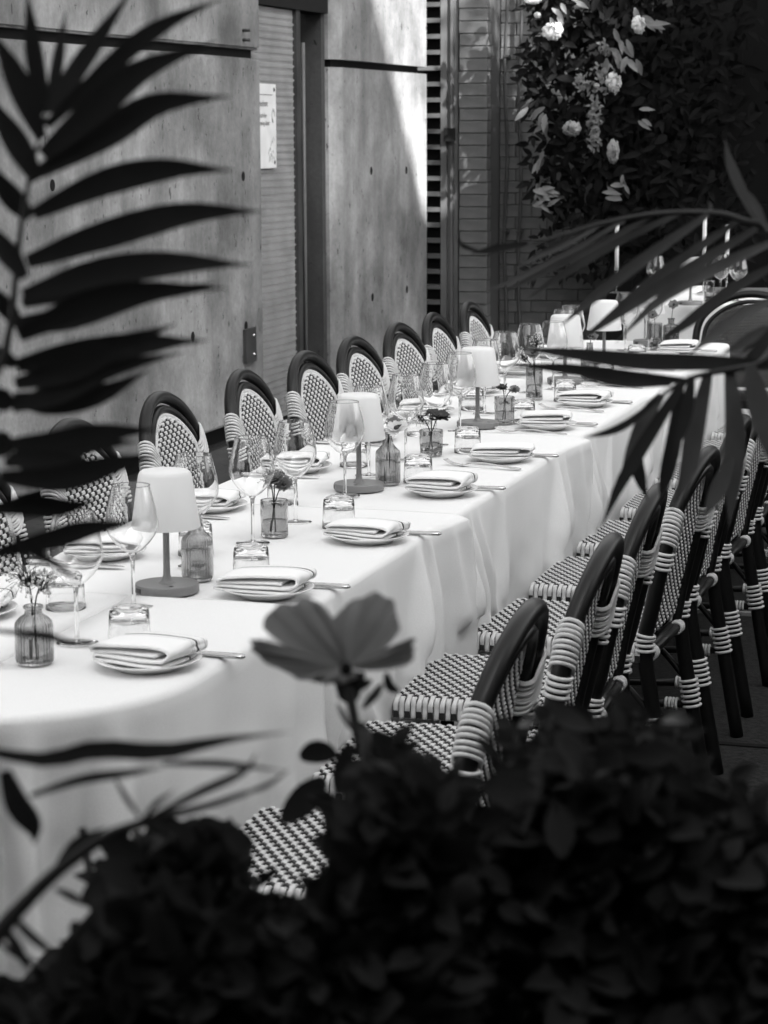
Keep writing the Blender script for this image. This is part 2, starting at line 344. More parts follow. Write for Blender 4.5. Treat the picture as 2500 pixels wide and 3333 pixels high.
local(MB().box((-3.86, EY + 0.412, 0), (1.5, EY + 0.7, 4.2)).build('mortar_core', 'mortar', bwl, smooth=False), bwl)
zz = 0.05; row = 0
while zz < 3.3:
    x = -3.74 + (0.1125 if row % 2 else 0)
    if row % 2: o = link('brick', bm_h, bwl); o.location = (-3.80 + 3.4, 0, zz)
    while x < -2.9:
        o = link('brick', bm_b, bwl); o.location = (x + 3.4, rb.uniform(-0.004, 0.003), zz); o.rotation_euler = (0, rb.uniform(-0.006, 0.006), rb.uniform(-0.01, 0.01)); x += 0.225
    zz += 0.083; row += 1
for i, (xx, lb) in enumerate(((-3.80, 'left'), (-3.70, 'right'))):
    q = MB(); q.tube([(xx + 0.01*math.sin(t*1.1+i), EY + 0.34, t * 0.2) for t in range(0, 19)], 0.011, 8)
    p_ = q.build('pipe', 'pipe'); tag(p_, '%s of the two thin dark pipes running up the brick wall' % lb, 'pipe')
    for zc in (0.9, 2.1): MB().box((xx - 0.02, EY + 0.325, zc), (xx + 0.02, EY + 0.398, zc + 0.015)).build('clip', 'pipe', p_, smooth=False)
# dark timber backdrop behind the flowers
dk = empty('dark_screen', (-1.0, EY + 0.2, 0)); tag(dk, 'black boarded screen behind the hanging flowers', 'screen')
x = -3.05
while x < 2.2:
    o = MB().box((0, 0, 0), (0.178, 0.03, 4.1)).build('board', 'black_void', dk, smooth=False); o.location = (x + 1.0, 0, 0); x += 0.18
# canopy above the far end, unseen and put in to deepen the screen's shade
cn = empty('shade_canopy', (-1.2, 14.0, 3.3)); tag(cn, 'dark flat canopy roof added above the picture to shade the flower screen', 'shade_canopy')
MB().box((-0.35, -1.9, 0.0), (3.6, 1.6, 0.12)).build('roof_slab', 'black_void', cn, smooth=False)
for xx in (-0.2+0.0, 3.4): MB().tube([(xx, 1.1, -3.3), (xx, 1.1, 0.0)], 0.04).build('post', 'pipe', cn)
# unseen building added across the yard: blocks the sun, pale to bounce light
bd = empty('added_building', (6.0, -3.5, 0)); tag(bd, 'tall pale building added outside the picture to block sun and bounce light', 'building')
MB().box((0, -16, 0), (6, 8.9, 11.8)).build('wall', 'render_wall', bd, smooth=False)
for fl in range(3):
    for wi in range(6):
        fr_ = MB().box((-0.03, -14.5 + wi*4, 1.6 + fl*3.5), (0.02, -13.1 + wi*4, 3.5 + fl*3.5)).build('window', 'kerb_stone', bd, smooth=False)
        MB().box((-0.035, -14.4 + wi*4, 1.7 + fl*3.5), (-0.031, -13.2 + wi*4, 3.4 + fl*3.5)).build('pane', 'window_dark', fr_, smooth=False)
MB().box((-0.15, -16.1, 11.8), (6.1, 8.95, 12.05)).build('parapet', 'render_wall', bd, smooth=False)
# tree beside the far end: dapples the sun on the brick and flowers
tr = empty('yard_tree', (2.4, 10.9, 0)); tag(tr, 'leafy tree at the right of the yard, outside the picture', 'tree')
MB().tube(spline([(0,0,0),(0.05,0,1.5),(-0.05,0.1,3.2),(0.1,0.0,5.0)], 10), [0.14 - 0.009*i for i in range(10)], 8).build('trunk', 'stem', tr)
q = MB(); rt = random.Random(11)
for i in range(3200):
    a, b, c = rt.gauss(0, 1), rt.gauss(0, 1), rt.gauss(0, 1); l = math.sqrt(a*a+b*b+c*c); r_ = rt.uniform(0.35, 1) ** 0.5
    P = Vector((-0.3 + 1.9*a/l*r_, 1.15 + 1.35*b/l*r_, 6.2 + 1.7*c/l*r_)); d = Vector((rt.gauss(0,1), rt.gauss(0,1), rt.gauss(0,1))).normalized()
    L_ = rt.uniform(0.09, 0.16); q.ribbon([P, P + d*L_*0.5, P + d*L_], lambda t: 0.085*math.sin(math.pi*min(1, 0.08+t*0.92)), Vector((rt.gauss(0,1), rt.gauss(0,1), rt.gauss(0,1))), 0.1)
tag(q.build('crown', 'leaf_mid', tr), kind='stuff')

# unseen dark wall and awning added behind the camera to shade the foreground plants
rf_ = empty('shade_front', (0, -2.6, 0)); tag(rf_, 'dark wall with awning added unseen behind the camera to shade the foreground', 'building')
MB().box((-4.1, -0.4, 0), (5.9, 0, 4.6)).build('wall', 'planter', rf_, smooth=False)
for x in (-3.2, -1.0, 1.4, 3.6):
    wn = MB().box((x, 0.0, 0.6), (x + 1.5, 0.03, 2.3)).build('window', 'pipe', rf_, smooth=False); MB().box((x + 0.07, 0.03, 0.67), (x + 1.43, 0.034, 2.23)).build('pane', 'window_dark', wn, smooth=False)
MB().add([(-2.6,0.0,2.95),(3.6,0.0,2.95),(3.6,3.1,2.74),(-2.6,3.1,2.74)], [(0,1,2,3)]).build('awning', 'planter', rf_, smooth=False)
for x in (-2.55, 3.55): MB().tube([(x, 3.05, 0), (x, 3.05, 2.72)], 0.025).build('awning_post', 'pipe', rf_)

# unseen hedge added on the right to dim low light on the chairs
hg = empty('shade_hedge', (0.6, 6.2, 0)); tag(hg, 'hedge added outside the picture on the right to darken the chair backs', 'hedge')
MB().box((-0.12, -3.3, 0.0), (0.12, 3.7, 1.2)).build('branch_core', 'soil', hg, smooth=False)
q = MB(); rh = random.Random(4)
for i in range(5200):
    s_ = rh.random(); sgn = -1 if s_ < 0.7 else 1
    P = Vector((sgn*rh.uniform(0.12, 0.26), rh.uniform(-3.4, 3.8), rh.uniform(0.05, 1.3))) if rh.random() < 0.85 else Vector((rh.uniform(-0.25, 0.25), rh.uniform(-3.4, 3.8), rh.uniform(1.18, 1.35)))
    d = Vector((rh.gauss(0,1) + sgn*0.6, rh.gauss(0,1), rh.gauss(0,1))).normalized(); L_ = rh.uniform(0.07, 0.12)
    q.ribbon([P, P + d*L_*0.5, P + d*L_], lambda t: 0.06*math.sin(math.pi*(0.06 + 0.9*t)), Vector((rh.gauss(0,1), rh.gauss(0,1), rh.gauss(0,1))), 0.15)
tag(q.build('foliage', 'leaf', hg), kind='stuff')
# ================================================================== CHAIRS
PB, PW, AMP = 0.0185, 0.0122, 0.0022      # pitch of black strands, pitch of white double strands, weave height
PROF = [(-0.0057,0),(-0.0030,0.0020),(0,0.0008),(0.0030,0.0020),(0.0057,0),(0.0030,-0.0020),(0,-0.0008),(-0.0030,-0.0020)]
def strand(path, nrm, side, prof):
    """sweep a cross-section (a across, b along normal) along path"""
    q = MB(); n = len(prof); N = len(path); vs = []
    for P, Nn, S in zip(path, nrm, side):
        for a, b in prof: vs.append(P + S * a + Nn * b)
    fs = [(i*n+k, i*n+(k+1) % n, (i+1)*n+(k+1) % n, (i+1)*n+k) for i in range(N-1) for k in range(n)]
    fs += [tuple(reversed(range(n))), tuple(range((N-1)*n, N*n))]
    return q.add(vs, fs)
BPROF = [(-0.0052,0.0011),(0.0052,0.0011),(0.0052,-0.0011),(-0.0052,-0.0011)]
def over(c): return max(-1.0, min(1.0, 2.4 * c))
OUT = [(-.285,.185,0),(-.24,.19,.25),(-.208,.197,.45),(-.226,.213,.55),(-.25,.222,.66),(-.268,.208,.755),(-.287,.160,.822),(-.301,.086,.864),(-.307,0,.879)]
INN = [(-.204,.160,.44),(-.221,.182,.55),(-.245,.190,.66),(-.263,.176,.742),(-.281,.128,.798),(-.294,.067,.832),(-.300,0,.844)]
def full(h): return h + [(x, -y, z) for x, y, z in reversed(h[:-1])]
OUTS = spline(full(OUT), 65); INNS = spline(full(INN), 49)
INNH = spline(INN, 60)
def inner_at(z):
    for a, b in zip(INNH, INNH[1:]):
        if a.z <= z <= b.z:
            t = (z - a.z) / max(1e-9, b.z - a.z); return a.lerp(b, t)
    return INNH[-1]
def offset_in(pts, d):
    out = []
    for i, P in enumerate(pts):
        T = (pts[min(i+1, len(pts)-1)] - pts[max(i-1, 0)]).normalized(); n_ = Vector((0, -T.z, T.y)).normalized()
        if n_.dot(Vector((0, -P.y, 0.64 - P.z))) < 0: n_ = -n_
        out.append(Vector((P.x, P.y + n_.y*d, P.z + n_.z*d)))
    return out
BORD = offset_in(spline(full(INN), 121), 0.0205)
def bord_half(z):
    best = 0.0
    for a, b in zip(BORD[:61], BORD[1:61]):
        if min(a.z, b.z) <= z <= max(a.z, b.z): best = max(best, a.y, b.y)
    return best
def ring_wrap(rings, sep, rad, cord=0.0040, n=18):
    """rings: list of (centre, axis u, tangent); u points from outer to inner tube"""
    q = MB()
    for C_, u, T in rings:
        v_ = T.cross(u).normalized(); pts = []
        for k in range(n):
            t = 2*math.pi*k/n; cx_ = math.cos(t); s_ = math.sin(t)
            pts.append(C_ + u * (rad*cx_ + (sep if cx_ > 0 else -sep)) + v_ * rad * s_)
        q.tube(pts, cord, 5, closed=True)
    return q
def make_chair():
    root = empty('bistro_chair')
    MB().tube(OUTS, 0.0178, 12).build('outer_hoop', 'frame', root)
    MB().tube(INNS, 0.0125, 10).build('inner_hoop', 'frame', root)
    nback = Vector((0.972, 0, 0.235)).normalized()
    # plaited border round the weave
    q = MB(); bpth = spline([P + Vector((0.006, 0, 0)) for P in BORD[::4]], 150)
    for i in range(1, 149):
        T = (bpth[i+1] - bpth[i-1]).normalized(); S = T.cross(nback).normalized()
        for sgn in (-1, 1):
            d = (T * 0.8 + S * sgn * 0.6).normalized(); c_ = bpth[i] + S * sgn * 0.0042 + nback * 0.003
            q.tube([c_ - d*0.0085, c_ - d*0.004, c_ + d*0.004, c_ + d*0.0085], [0.0012, 0.0036, 0.0036, 0.0012], 5)
    bk = q.build('plaited_border', 'white_cord', root)
    # woven back
    zmin, zmax = 0.475, 0.822; row = 0; z = zmin; cols = {}
    nback = Vector((0.972, 0, 0.235)).normalized()
    def half(z): return max(0.0, bord_half(z) - 0.005)
    def xof(z): return inner_at(z).x + 0.004
    while z < zmax:
        wd = half(z)
        if wd > 0.02:
            N = max(8, int(2*wd/PB*5)); path = []; up = Vector((-0.235, 0, 0.972)).normalized()
            for i in range(N+1):
                y = -wd + 2*wd*i/N; path.append(Vector((xof(z), y, z)) + nback * AMP * over(math.cos(math.pi*y/PB + math.pi*row)))
            strand(path, [nback]*(N+1), [up]*(N+1), PROF).build('white_strand', 'white_cord', bk)
        for k_ in range(-9, 10):
            if abs(k_*PB) < wd - 0.002: cols.setdefault(k_, []).append((z, row))
        z += PW * 0.972; row += 1
    for k_, L_ in cols.items():
        if len(L_) < 3: continue
        path = []
        for z, rw in L_:
            path.append(Vector((xof(z), k_*PB, z)) - nback * (AMP + 0.001) * math.cos(math.pi*(k_ + rw)))
        strand(path, [nback]*len(path), [Vector((0,1,0))]*len(path), BPROF).build('black_strand', 'black_cord', bk)
    # cord wraps: round both hoops at the sides, and short ones below
    def wraps(i0, i1, n_, both, rad=0.0208):
        for sgn in (1, -1):
            rings = []
            for j in range(n_):
                t = i0 + (i1 - i0) * j / (n_ - 1); k_ = int(t); P = OUTS[k_].lerp(OUTS[k_+1], t - k_); T = (OUTS[k_+1] - OUTS[k_]).normalized()
                if both:
                    Q = inner_at(P.z); u = (Q - P); u = (u - T*u.dot(T)); sep = u.length/2; u.normalize(); T2 = (T + u*0.55).normalized(); u2 = (u - T2*u.dot(T2)).normalized(); C_ = P + u*sep
                else: u2 = Vector((0,-1,0)); T2 = T; C_ = P; sep = 0
                if sgn < 0: C_ = Vector((C_.x, -C_.y, C_.z)); u2 = Vector((u2.x, -u2.y, u2.z)); T2 = Vector((T2.x, -T2.y, T2.z))
                rings.append((C_, u2, T2))
            ring_wrap(rings, sep, rad).build('cord_wrap', 'white_cord', root)
    wraps(17.2, 20.2, 9, True); wraps(15.6, 16.9, 4, False); wraps(8.1, 9.3, 4, False); wraps(3.7, 4.8, 6, False)
    # seat: side rails, woven top
    rz = 0.45
    fr = MB()
    for y in (-0.195, 0.195): fr.tube([(-0.2, y, rz - 0.015), (0.195, y, rz - 0.015)], 0.014, 8)
    for x in (-0.198, 0.192): fr.tube([(x, -0.195, rz - 0.015), (x, 0.195, rz - 0.015)], 0.014, 8)
    sf = fr.build('seat_frame', 'frame', root)
    def seat_path(phase):
        hw, rr, drop = 0.213, 0.016, 0.024; Ls = []; step = PB/4
        flat = hw - rr; total = flat + rr*math.pi/2 + drop; n_ = int(2*total/step); path = []; nr = []
        for i in range(n_+1):
            s_ = -total + 2*total*i/n_; a = abs(s_); sg_ = 1 if s_ >= 0 else -1
            if a <= flat: y, z, N_ = s_, 0.0, Vector((0,0,1))
            elif a <= flat + rr*math.pi/2:
                t = (a - flat)/rr; y = sg_*(flat + rr*math.sin(t)); z = -rr*(1-math.cos(t)); N_ = Vector((0, sg_*math.sin(t), math.cos(t)))
            else: y = sg_*hw; z = -rr - (a - flat - rr*math.pi/2); N_ = Vector((0, sg_, 0))
            path.append(Vector((0, y, z + 0.004)) + N_ * (AMP if a <= flat + 0.006 else AMP*0.5) * over(math.cos(math.pi*s_/PB + phase))); nr.append(N_)
        return path, nr
    sms = []
    for ph in (0, math.pi):
        pth, nr = seat_path(ph); sms.append(strand(pth, nr, [Vector((1,0,0))]*len(pth), PROF).mesh('white_strand', 'white_cord'))
    i = 0; x = -0.195
    while x < 0.2:
        o = link('white_strand', sms[i % 2], sf); o.location = (x, 0, rz + 0.012); i += 1; x += PW
    nW = i
    bms = []
    for ph in (0, 1):
        pth = [Vector((-0.195 + j*PW, 0, -(AMP + 0.001)*math.cos(math.pi*(j + ph)) + 0.004)) for j in range(nW)]
        bms.append(strand(pth, [Vector((0,0,1))]*nW, [Vector((0,1,0))]*nW, BPROF).mesh('black_strand', 'black_cord'))
    for k_ in range(-10, 11):
        o = link('black_strand', bms[k_ % 2], sf); o.location = (0, k_*PB, rz + 0.012)
    for sgn in (-1, 1):                       # black strand seen on the side fold
        q = MB()
        for j in range(nW):
            if j % 2 == 0: q.box((-0.195 + j*PW - 0.005, sgn*0.2135 - 0.003, rz - 0.022), (-0.195 + j*PW + 0.005, sgn*0.2135 + 0.003, rz - 0.008))
        q.build('black_strand', 'black_cord', sf, smooth=False)
        # white herringbone binding under each side rail
        q = MB()
        for j in range(20):
            xx = -0.18 + j*0.0195
            for s2 in (-1, 1): q.tube([(xx, sgn*0.205, rz - 0.045), (xx + 0.012, sgn*0.212, rz - 0.045 + s2*0.011)], 0.0048, 5)
        q.build('plaited_binding', 'white_cord', sf)
    q = MB()
    for j in range(3): q.tube([(0.198, -0.2, rz - 0.004 - j*0.010), (0.2, 0, rz - 0.004 - j*0.010), (0.198, 0.2, rz - 0.004 - j*0.010)], 0.0055, 6)
    q.build('front_binding', 'white_cord', sf)
    for sgn in (-1, 1):
        MB().tube([(0.172, sgn*0.178, rz - 0.01), (0.178, sgn*0.183, 0.22), (0.186, sgn*0.19, 0)], 0.0155, 10).build('leg', 'frame', root)
        MB().tube([(0.178, sgn*0.183, 0.215), (-0.24, sgn*0.19, 0.235)], 0.010, 8).build('side_stretcher', 'frame', root)
        ring_wrap([(Vector((0.178, sgn*0.183, 0.20 + j*0.0085)), Vector((1,0,0)), Vector((0,0,1))) for j in range(5)], 0, 0.0185).build('cord_wrap', 'white_cord', root)
        ring_wrap([(Vector((0.173, sgn*0.179, 0.375 + j*0.0085)), Vector((1,0,0)), Vector((0,0,1))) for j in range(6)], 0, 0.0185).build('cord_wrap', 'white_cord', root)
        ring_wrap([(Vector((-0.205 + j*0.0085, sgn*0.19, 0.2335)), Vector((0,1,0)), Vector((1,0,0))) for j in range(4)], 0, 0.0125).build('cord_wrap', 'white_cord', root)
        ring_wrap([(Vector((-0.212, sgn*(0.155 - j*0.0085), 0.435)), Vector((1,0,0)), Vector((0,1,0))) for j in range(4)], 0, 0.0135).build('cord_wrap', 'white_cord', root)
        # cane brace from rear leg to seat rail
        MB().tube(spline([(-0.232, sgn*0.190, 0.29), (-0.17, sgn*0.19, 0.36), (-0.09, sgn*0.19, 0.425)], 8), 0.008, 6).build('brace', 'frame', root)
    MB().tube([(-0.212, -0.19, 0.435), (-0.212, 0.19, 0.435)], 0.0115, 8).build('rear_crossbar', 'frame', root)
    MB().tube([(0.0, -0.186, 0.225), (0.0, 0.186, 0.225)], 0.010, 8).build('cross_stretcher', 'frame', root)
    return root
proto = make_chair(); used = [False]
def place_chair(x, y, rz, label, group):
    o = proto if not used[0] else copy_tree(proto)
    used[0] = True; o.location = (x, y, 0); o.rotation_euler = (0, 0, rz); tag(o, label, 'chair', group); return o
rc = random.Random(5)
NEARY = [3.36 + 0.605*i for i in range(10)]
for i, y in enumerate(NEARY):
    place_chair(-1.092 + rc.uniform(-0.012, 0.012), y + rc.uniform(-0.012, 0.012), math.pi + rc.uniform(-0.05, 0.05),
        'black and white woven chair, %s from the rounded table end, camera-side row' % ORD[i], 'bistro chairs along the near side')
FARY = [4.07, 4.67, 5.27, 5.90, 6.53, 7.10, 7.66, 8.24, 8.74, 9.34]
for i, y in enumerate(FARY):
    place_chair(-2.125 + rc.uniform(-0.012, 0.012), y, rc.uniform(-0.05, 0.05),
        'black and white woven chair, %s from the left in the wall-side row' % ORD[i], 'bistro chairs along the wall side')
# dark mesh-backed chair at the far end of the table
hc = empty('mesh_chair', (-1.37, 9.98, 0), -math.pi/2); tag(hc, 'dark round-backed mesh chair standing at the far end of the long table', 'chair')
S_ = Matrix.Diagonal((1, 1.1, 1))
MB().tube([S_ @ p for p in OUTS], 0.017, 10).build('outer_hoop', 'frame', hc)
MB().tube([S_ @ p for p in INNS], 0.010, 8).build('inner_hoop', 'frame', hc)
q = MB(); z = 0.47
while z < 0.83:
    wd = inner_at(z).y*1.1 - 0.006; x0 = inner_at(z).x
    if wd > 0.02: q.tube([(x0, -wd, z), (x0, wd, z)], 0.0026, 4)
    z += 0.0065
for k_ in range(-26, 27):
    y = k_*0.0075; zs = [0.47 + 0.01*j for j in range(37) if inner_at(0.47 + 0.01*j).y*1.1 - 0.006 > abs(y)]
    if len(zs) > 2: q.tube([(inner_at(a).x + 0.001, y, a) for a in (zs[0], 0.5*(zs[0]+zs[-1]), zs[-1])], 0.0026, 4)
tag(q.build('mesh_back', 'black_cord', hc), kind='stuff')
MB().box((-0.2, -0.21, 0.42), (0.2, 0.21, 0.455)).build('seat', 'frame', hc, smooth=False)
for sgn in (-1, 1): MB().tube([(0.17, sgn*0.18, 0.43), (0.185, sgn*0.19, 0)], 0.0155, 8).build('leg', 'frame', hc)
# ================================================================== TABLES AND CLOTHS
HWD = 0.345; EDG = [3.85, 4.90, 6.255, 7.45, 8.65]; ENDY = 9.27; RC = 3.31
bounds = [(2.98, 3.85), (3.86, 4.90), (4.91, 6.25), (6.26, 7.45), (7.46, 8.65), (8.66, 9.25)]
PLACE = ['at the rounded near end', 'second from the near end', 'third from the near end', 'fourth from the near end', 'fifth from the near end', 'at the far end']
for i, (a, b) in enumerate(bounds):
    t = empty('dining_table', (TX, (a + b)/2, 0)); tag(t, 'white-clothed dining table of the long row, %s' % PLACE[i], 'table', 'tables pushed together in a row')
    q = MB(); h = (b - a)/2
    if i == 0:
        P = [(-0.33, h), (0.33, h), (0.33, RC - (a+b)/2)] + [(0.33*math.cos(u), RC - (a+b)/2 - 0.32*math.sin(u)) for u in [math.pi*j/16 for j in range(1, 16)]] + [(-0.33, RC - (a+b)/2)]
    else: P = [(-0.33, -h), (0.33, -h), (0.33, h), (-0.33, h)]
    n_ = len(P); q.add([(x, y, z) for z in (0.722, 0.747) for x, y in P], [tuple(range(n_)), tuple(range(n_, 2*n_))] + [(j, (j+1) % n_, n_ + (j+1) % n_, n_ + j) for j in range(n_)])
    q.build('table_top', 'wood', t, smooth=False)
    lx, ly = (0.14, 0.17) if i == 0 else (0.22, h - 0.1)
    for sx in (-1, 1):
        for sy in (-1, 1): MB().box((sx*lx - 0.02, sy*ly - 0.02, 0), (sx*lx + 0.02, sy*ly + 0.02, 0.722)).build('leg', 'wood', t, smooth=False)

def cloth(perim, spine, seed, label, lift, pleat, drop=0.60):
    """perim(p), p in 0..1 -> (x, y, outward normal, roundness); spine(p) -> top middle point; lift(x,y) -> height and push-out of the overlap"""
    rn = random.Random(seed); NP = 240; prof = []
    for j in range(9): prof.append(('top', j/8.0))
    rr = 0.014
    for j in range(1, 5): prof.append(('bend', j/4.0))
    for j in range(1, 27): prof.append(('drop', j/26.0))
    ph = [rn.uniform(0, 6.28) for _ in range(12)]; vs = []
    creases = [rn.uniform(0.05, 0.95) for _ in range(5)]
    for i in range(NP + 1):
        p = i / NP; x, y, nx, ny, rd, s_ = perim(p); sx, sy = spine(p); lz, lo = lift(x, y)
        f = 0.55*math.sin(s_*13 + ph[0]) + 0.35*math.sin(s_*29 + ph[1] + 0.8*math.sin(s_*7 + ph[2])) + 0.22*math.sin(s_*53 + ph[3])
        fp = 1.6*(1 - abs(math.sin(s_*21 + 1.5*math.sin(s_*8 + ph[4])))**0.75)*1.3 - 0.9; f = f*(1 - rd) + rd*(0.8*fp + 0.3*math.sin(s_*83 + ph[5]))
        amp = pleat[0]*(1 - rd) + pleat[1]*rd
        for kind, t in prof:
            if kind == 'top':
                q = t**0.85
                X = sx + (x - nx*rr - sx)*q; Y = sy + (y - ny*rr - sy)*q; Z = TZ + 0.001 + lz + 0.0007*math.sin(X*23 + ph[6])*math.sin(Y*17 + ph[7])
                Z -= 0.0018*max(0, q - 0.9)/0.1*max(0, f)
            elif kind == 'bend':
                a = t*math.pi/2; X = x + nx*(-rr + rr*math.sin(a) + lo*t); Y = y + ny*(-rr + rr*math.sin(a) + lo*t); Z = TZ + 0.001 + lz - rr*(1 - math.cos(a))
            else:
                d = t; grow = min(1, d*(1.6 + 1.6*rd))*(0.35 + 0.65*d + 0.2*rd*(1 - d))
                o_ = amp*grow*(f*0.9 - 0.35) + lo*(1 + 2.2*d*d) + 0.010*rd*grow*abs(math.sin(s_*31 + ph[2]))
                o_ += 0.004*math.sin(d*19 + s_*11 + ph[8])*grow + 0.0025*math.sin(d*47 - s_*23 + ph[9])*d
                hem = 0.012*math.sin(s_*6 + ph[10])
                X = x + nx*o_; Y = y + ny*o_; Z = TZ + 0.001 + lz - rr - d*(drop + hem)
                X += -ny*0.006*math.sin(s_*21 + d*3 + ph[11])*d; Y += nx*0.006*math.sin(s_*21 + d*3 + ph[11])*d
            vs.append((X, Y, Z))
    M_ = len(prof); q = MB(); q.add(vs, [(i*M_+j, (i+1)*M_+j, (i+1)*M_+j+1, i*M_+j+1) for i in range(NP) for j in range(M_-1)])
    o = q.build('tablecloth', 'linen'); tag(o, label, 'tablecloth', 'white tablecloths overlapping along the table')
    so = o.modifiers.new('thickness', 'SOLIDIFY'); so.thickness = 0.0012; so.offset = -1
    return o
# rounded near end
b0 = EDG[0]; Lstr = b0 - RC; Larc = math.pi*HWD; Ltot = 2*Lstr + Larc
def per0(p):
    s_ = p*Ltot
    if s_ < Lstr: return (TX - HWD, b0 - s_, -1, 0, 0.15, s_)
    if s_ > Lstr + Larc: return (TX + HWD, RC + s_ - Lstr - Larc, 1, 0, 0.15, s_)
    a = (s_ - Lstr)/HWD; e = math.sin(a)**0.6
    return (TX - HWD*math.cos(a), RC - HWD*math.sin(a), -math.cos(a), -math.sin(a), 0.15 + 0.85*e, s_)
def sp0(p):
    x, y = per0(p)[:2]; return (TX, max(y, RC))
def lift_for(a, b):
    def L_(x, y):
        t = max(0.0, min(1.0, (y - a)/(b - a))); e = max(0.0, (t - 0.84)/0.16)
        return 0.0012 + 0.0045*t + 0.0045*e**4, 0.001 + 0.007*t + 0.030*e*e
    return L_
CL = ['white linen tablecloth hanging in soft pleats round the near table end', 'second white tablecloth from the near end, its edge lapping over the third', 'third white tablecloth from the near end, beside the second lamp', 'fourth white tablecloth from the near end, under the third lamp', 'fifth white tablecloth from the near end, half hidden by the right palm', 'last white tablecloth at the far end of the long table']
cloth(per0, sp0, 1, CL[0], lift_for(2.9, b0), (0.030, 0.075))
for i in range(1, 6):
    a, b = EDG[i-1] - 0.11, (EDG[i] if i < 5 else ENDY)
    if i < 5:
        # two separate long sides joined over the top: far hem -> near hem
        W_ = b - a
        rn = random.Random(20 + i); ph = [rn.uniform(0, 6.28) for _ in range(10)]; NY = 130; vs = []; rr = 0.014; lf = lift_for(a, b); hc1 = rn.uniform(0.45, 0.7)
        cones = [(a + 0.16, 0.05, 0.034, 0.012, 0.05), (a + 0.24, 0.16, 0.022, 0.010, 0.045), (a + 0.30, 0.38, 0.016, 0.012, 0.06), (b - 0.30, -0.10, 0.030, 0.014, 0.06), (b - 0.22, 0.02, 0.020, 0.010, 0.04), (b - 0.08, 0.04, 0.014, 0.012, 0.03), (a + rn.uniform(0.5, 0.7), rn.uniform(-0.2, 0.2), 0.012, 0.02, 0.08)]
        def colm(Y):
            lz, lo = lf(0, Y); out = []
            def hang(sgn):
                c = []
                s_ = Y + (0 if sgn > 0 else 40)
                f = 0.55*math.sin(s_*9 + ph[0]) + 0.40*math.sin(s_*21 + ph[1] + 0.9*math.sin(s_*6 + ph[2])) + 0.18*math.sin(s_*57 + ph[3])
                cn_ = math.exp(-((Y - (a + 0.22))/0.05)**2) + 0.7*math.exp(-((Y - (b - 0.28))/0.06)**2)      # gathers where a table corner pushes out
                for j in range(1, 5):
                    u = j/4*math.pi/2; c.append((TX + sgn*(HWD - rr + rr*math.sin(u) + lo*j/4), Y, TZ + 0.001 + lz - rr*(1 - math.cos(u))))
                for j in range(1, 25):
                    d = j/24; gr = min(1, d*2.0)*(0.4 + 0.6*d)
                    o_ = 0.030*gr*(f*0.9 - 0.62) + 0.020*cn_*math.sin(min(1, d*2.2)*math.pi*0.5)*(1 - 0.6*d) + lo*(1 + 2.0*d*d)
                    for c0, sl2, am, w0, w1 in cones: o_ += 2.1*am*min(1, d*3.2)*(1 - 0.55*d)*math.exp(-((Y - c0 - sl2*d)/(w0 + w1*d))**2)
                    o_ -= 0.020*max(0, d - hc1 - 0.10*math.sin(Y*3 + ph[9]))*abs(math.sin(Y*8 + ph[3]))
                    o_ = max(o_, -0.016 - 0.03*d)
                    if d > 0.40: o_ = min(o_, 0.030 + 0.012*math.sin(Y*31))
                    o_ += 0.0035*math.sin(d*17 + Y*13 + ph[4])*gr + 0.003*math.sin(d*41 - Y*31 + ph[5])*d - 0.006*abs(math.sin(d*7 + Y*4 + ph[6]))*d
                    ef = max(0.0, (Y - (b - 0.30))/0.30)
                    c.append((TX + sgn*(HWD + o_), Y + 0.010*math.sin(d*4 + Y*9 + ph[7])*d + 0.085*ef*math.sqrt(min(1, d*1.8)), TZ + 0.001 + lz - rr - d*(0.60 + 0.012*math.sin(Y*5 + ph[8]))))
                return c
            far = hang(-1); near = hang(1)
            top = [(TX + (HWD - rr)*(-1 + 2*j/12), Y, TZ + 0.001 + lz + 0.0006*math.sin(Y*19 + j)) for j in range(13)]
            return list(reversed(far)) + top + near
        cols_ = [colm(a + W_*i2/NY) for i2 in range(NY + 1)]; M_ = len(cols_[0])
        for c in cols_: vs += c
        q = MB(); q.add(vs, [(i2*M_+j, i2*M_+j+1, (i2+1)*M_+j+1, (i2+1)*M_+j) for i2 in range(NY) for j in range(M_-1)])
        o = q.build('tablecloth', 'linen'); tag(o, CL[i], 'tablecloth', 'white tablecloths overlapping along the table')
        so = o.modifiers.new('thickness', 'SOLIDIFY'); so.thickness = 0.0012; so.offset = -1
    else:
        rcn = 0.06; segs = []
        def per5(p, a=a, b=b):
            pts = [(TX - HWD, a, -1, 0)]; n1 = 40
            L1 = b - a - rcn; La = rcn*math.pi/2; L2 = 2*(HWD - rcn); T_ = 2*L1 + 2*La + L2; s_ = p*T_
            if s_ < L1: return (TX - HWD, a + s_, -1, 0, 0.0, s_)
            s2 = s_ - L1
            if s2 < La: u = s2/rcn; return (TX - HWD + rcn - rcn*math.cos(u), b - rcn + rcn*math.sin(u), -math.cos(u), math.sin(u), 0.6, s_)
            s2 -= La
            if s2 < L2: return (TX - HWD + rcn + s2, b, 0, 1, 0.2, s_)
            s2 -= L2
            if s2 < La: u = s2/rcn; return (TX + HWD - rcn + rcn*math.sin(u), b - rcn + rcn*math.cos(u), math.sin(u), math.cos(u), 0.6, s_)
            return (TX + HWD, b - rcn - (s2 - La), 1, 0, 0.0, s_)
        cloth(per5, lambda p: (TX, max(EDG[4] - 0.11, min(per5(p)[1], ENDY - 0.2))), 9, CL[5], lambda x, y: (0.0012, 0.001), (0.016, 0.02))
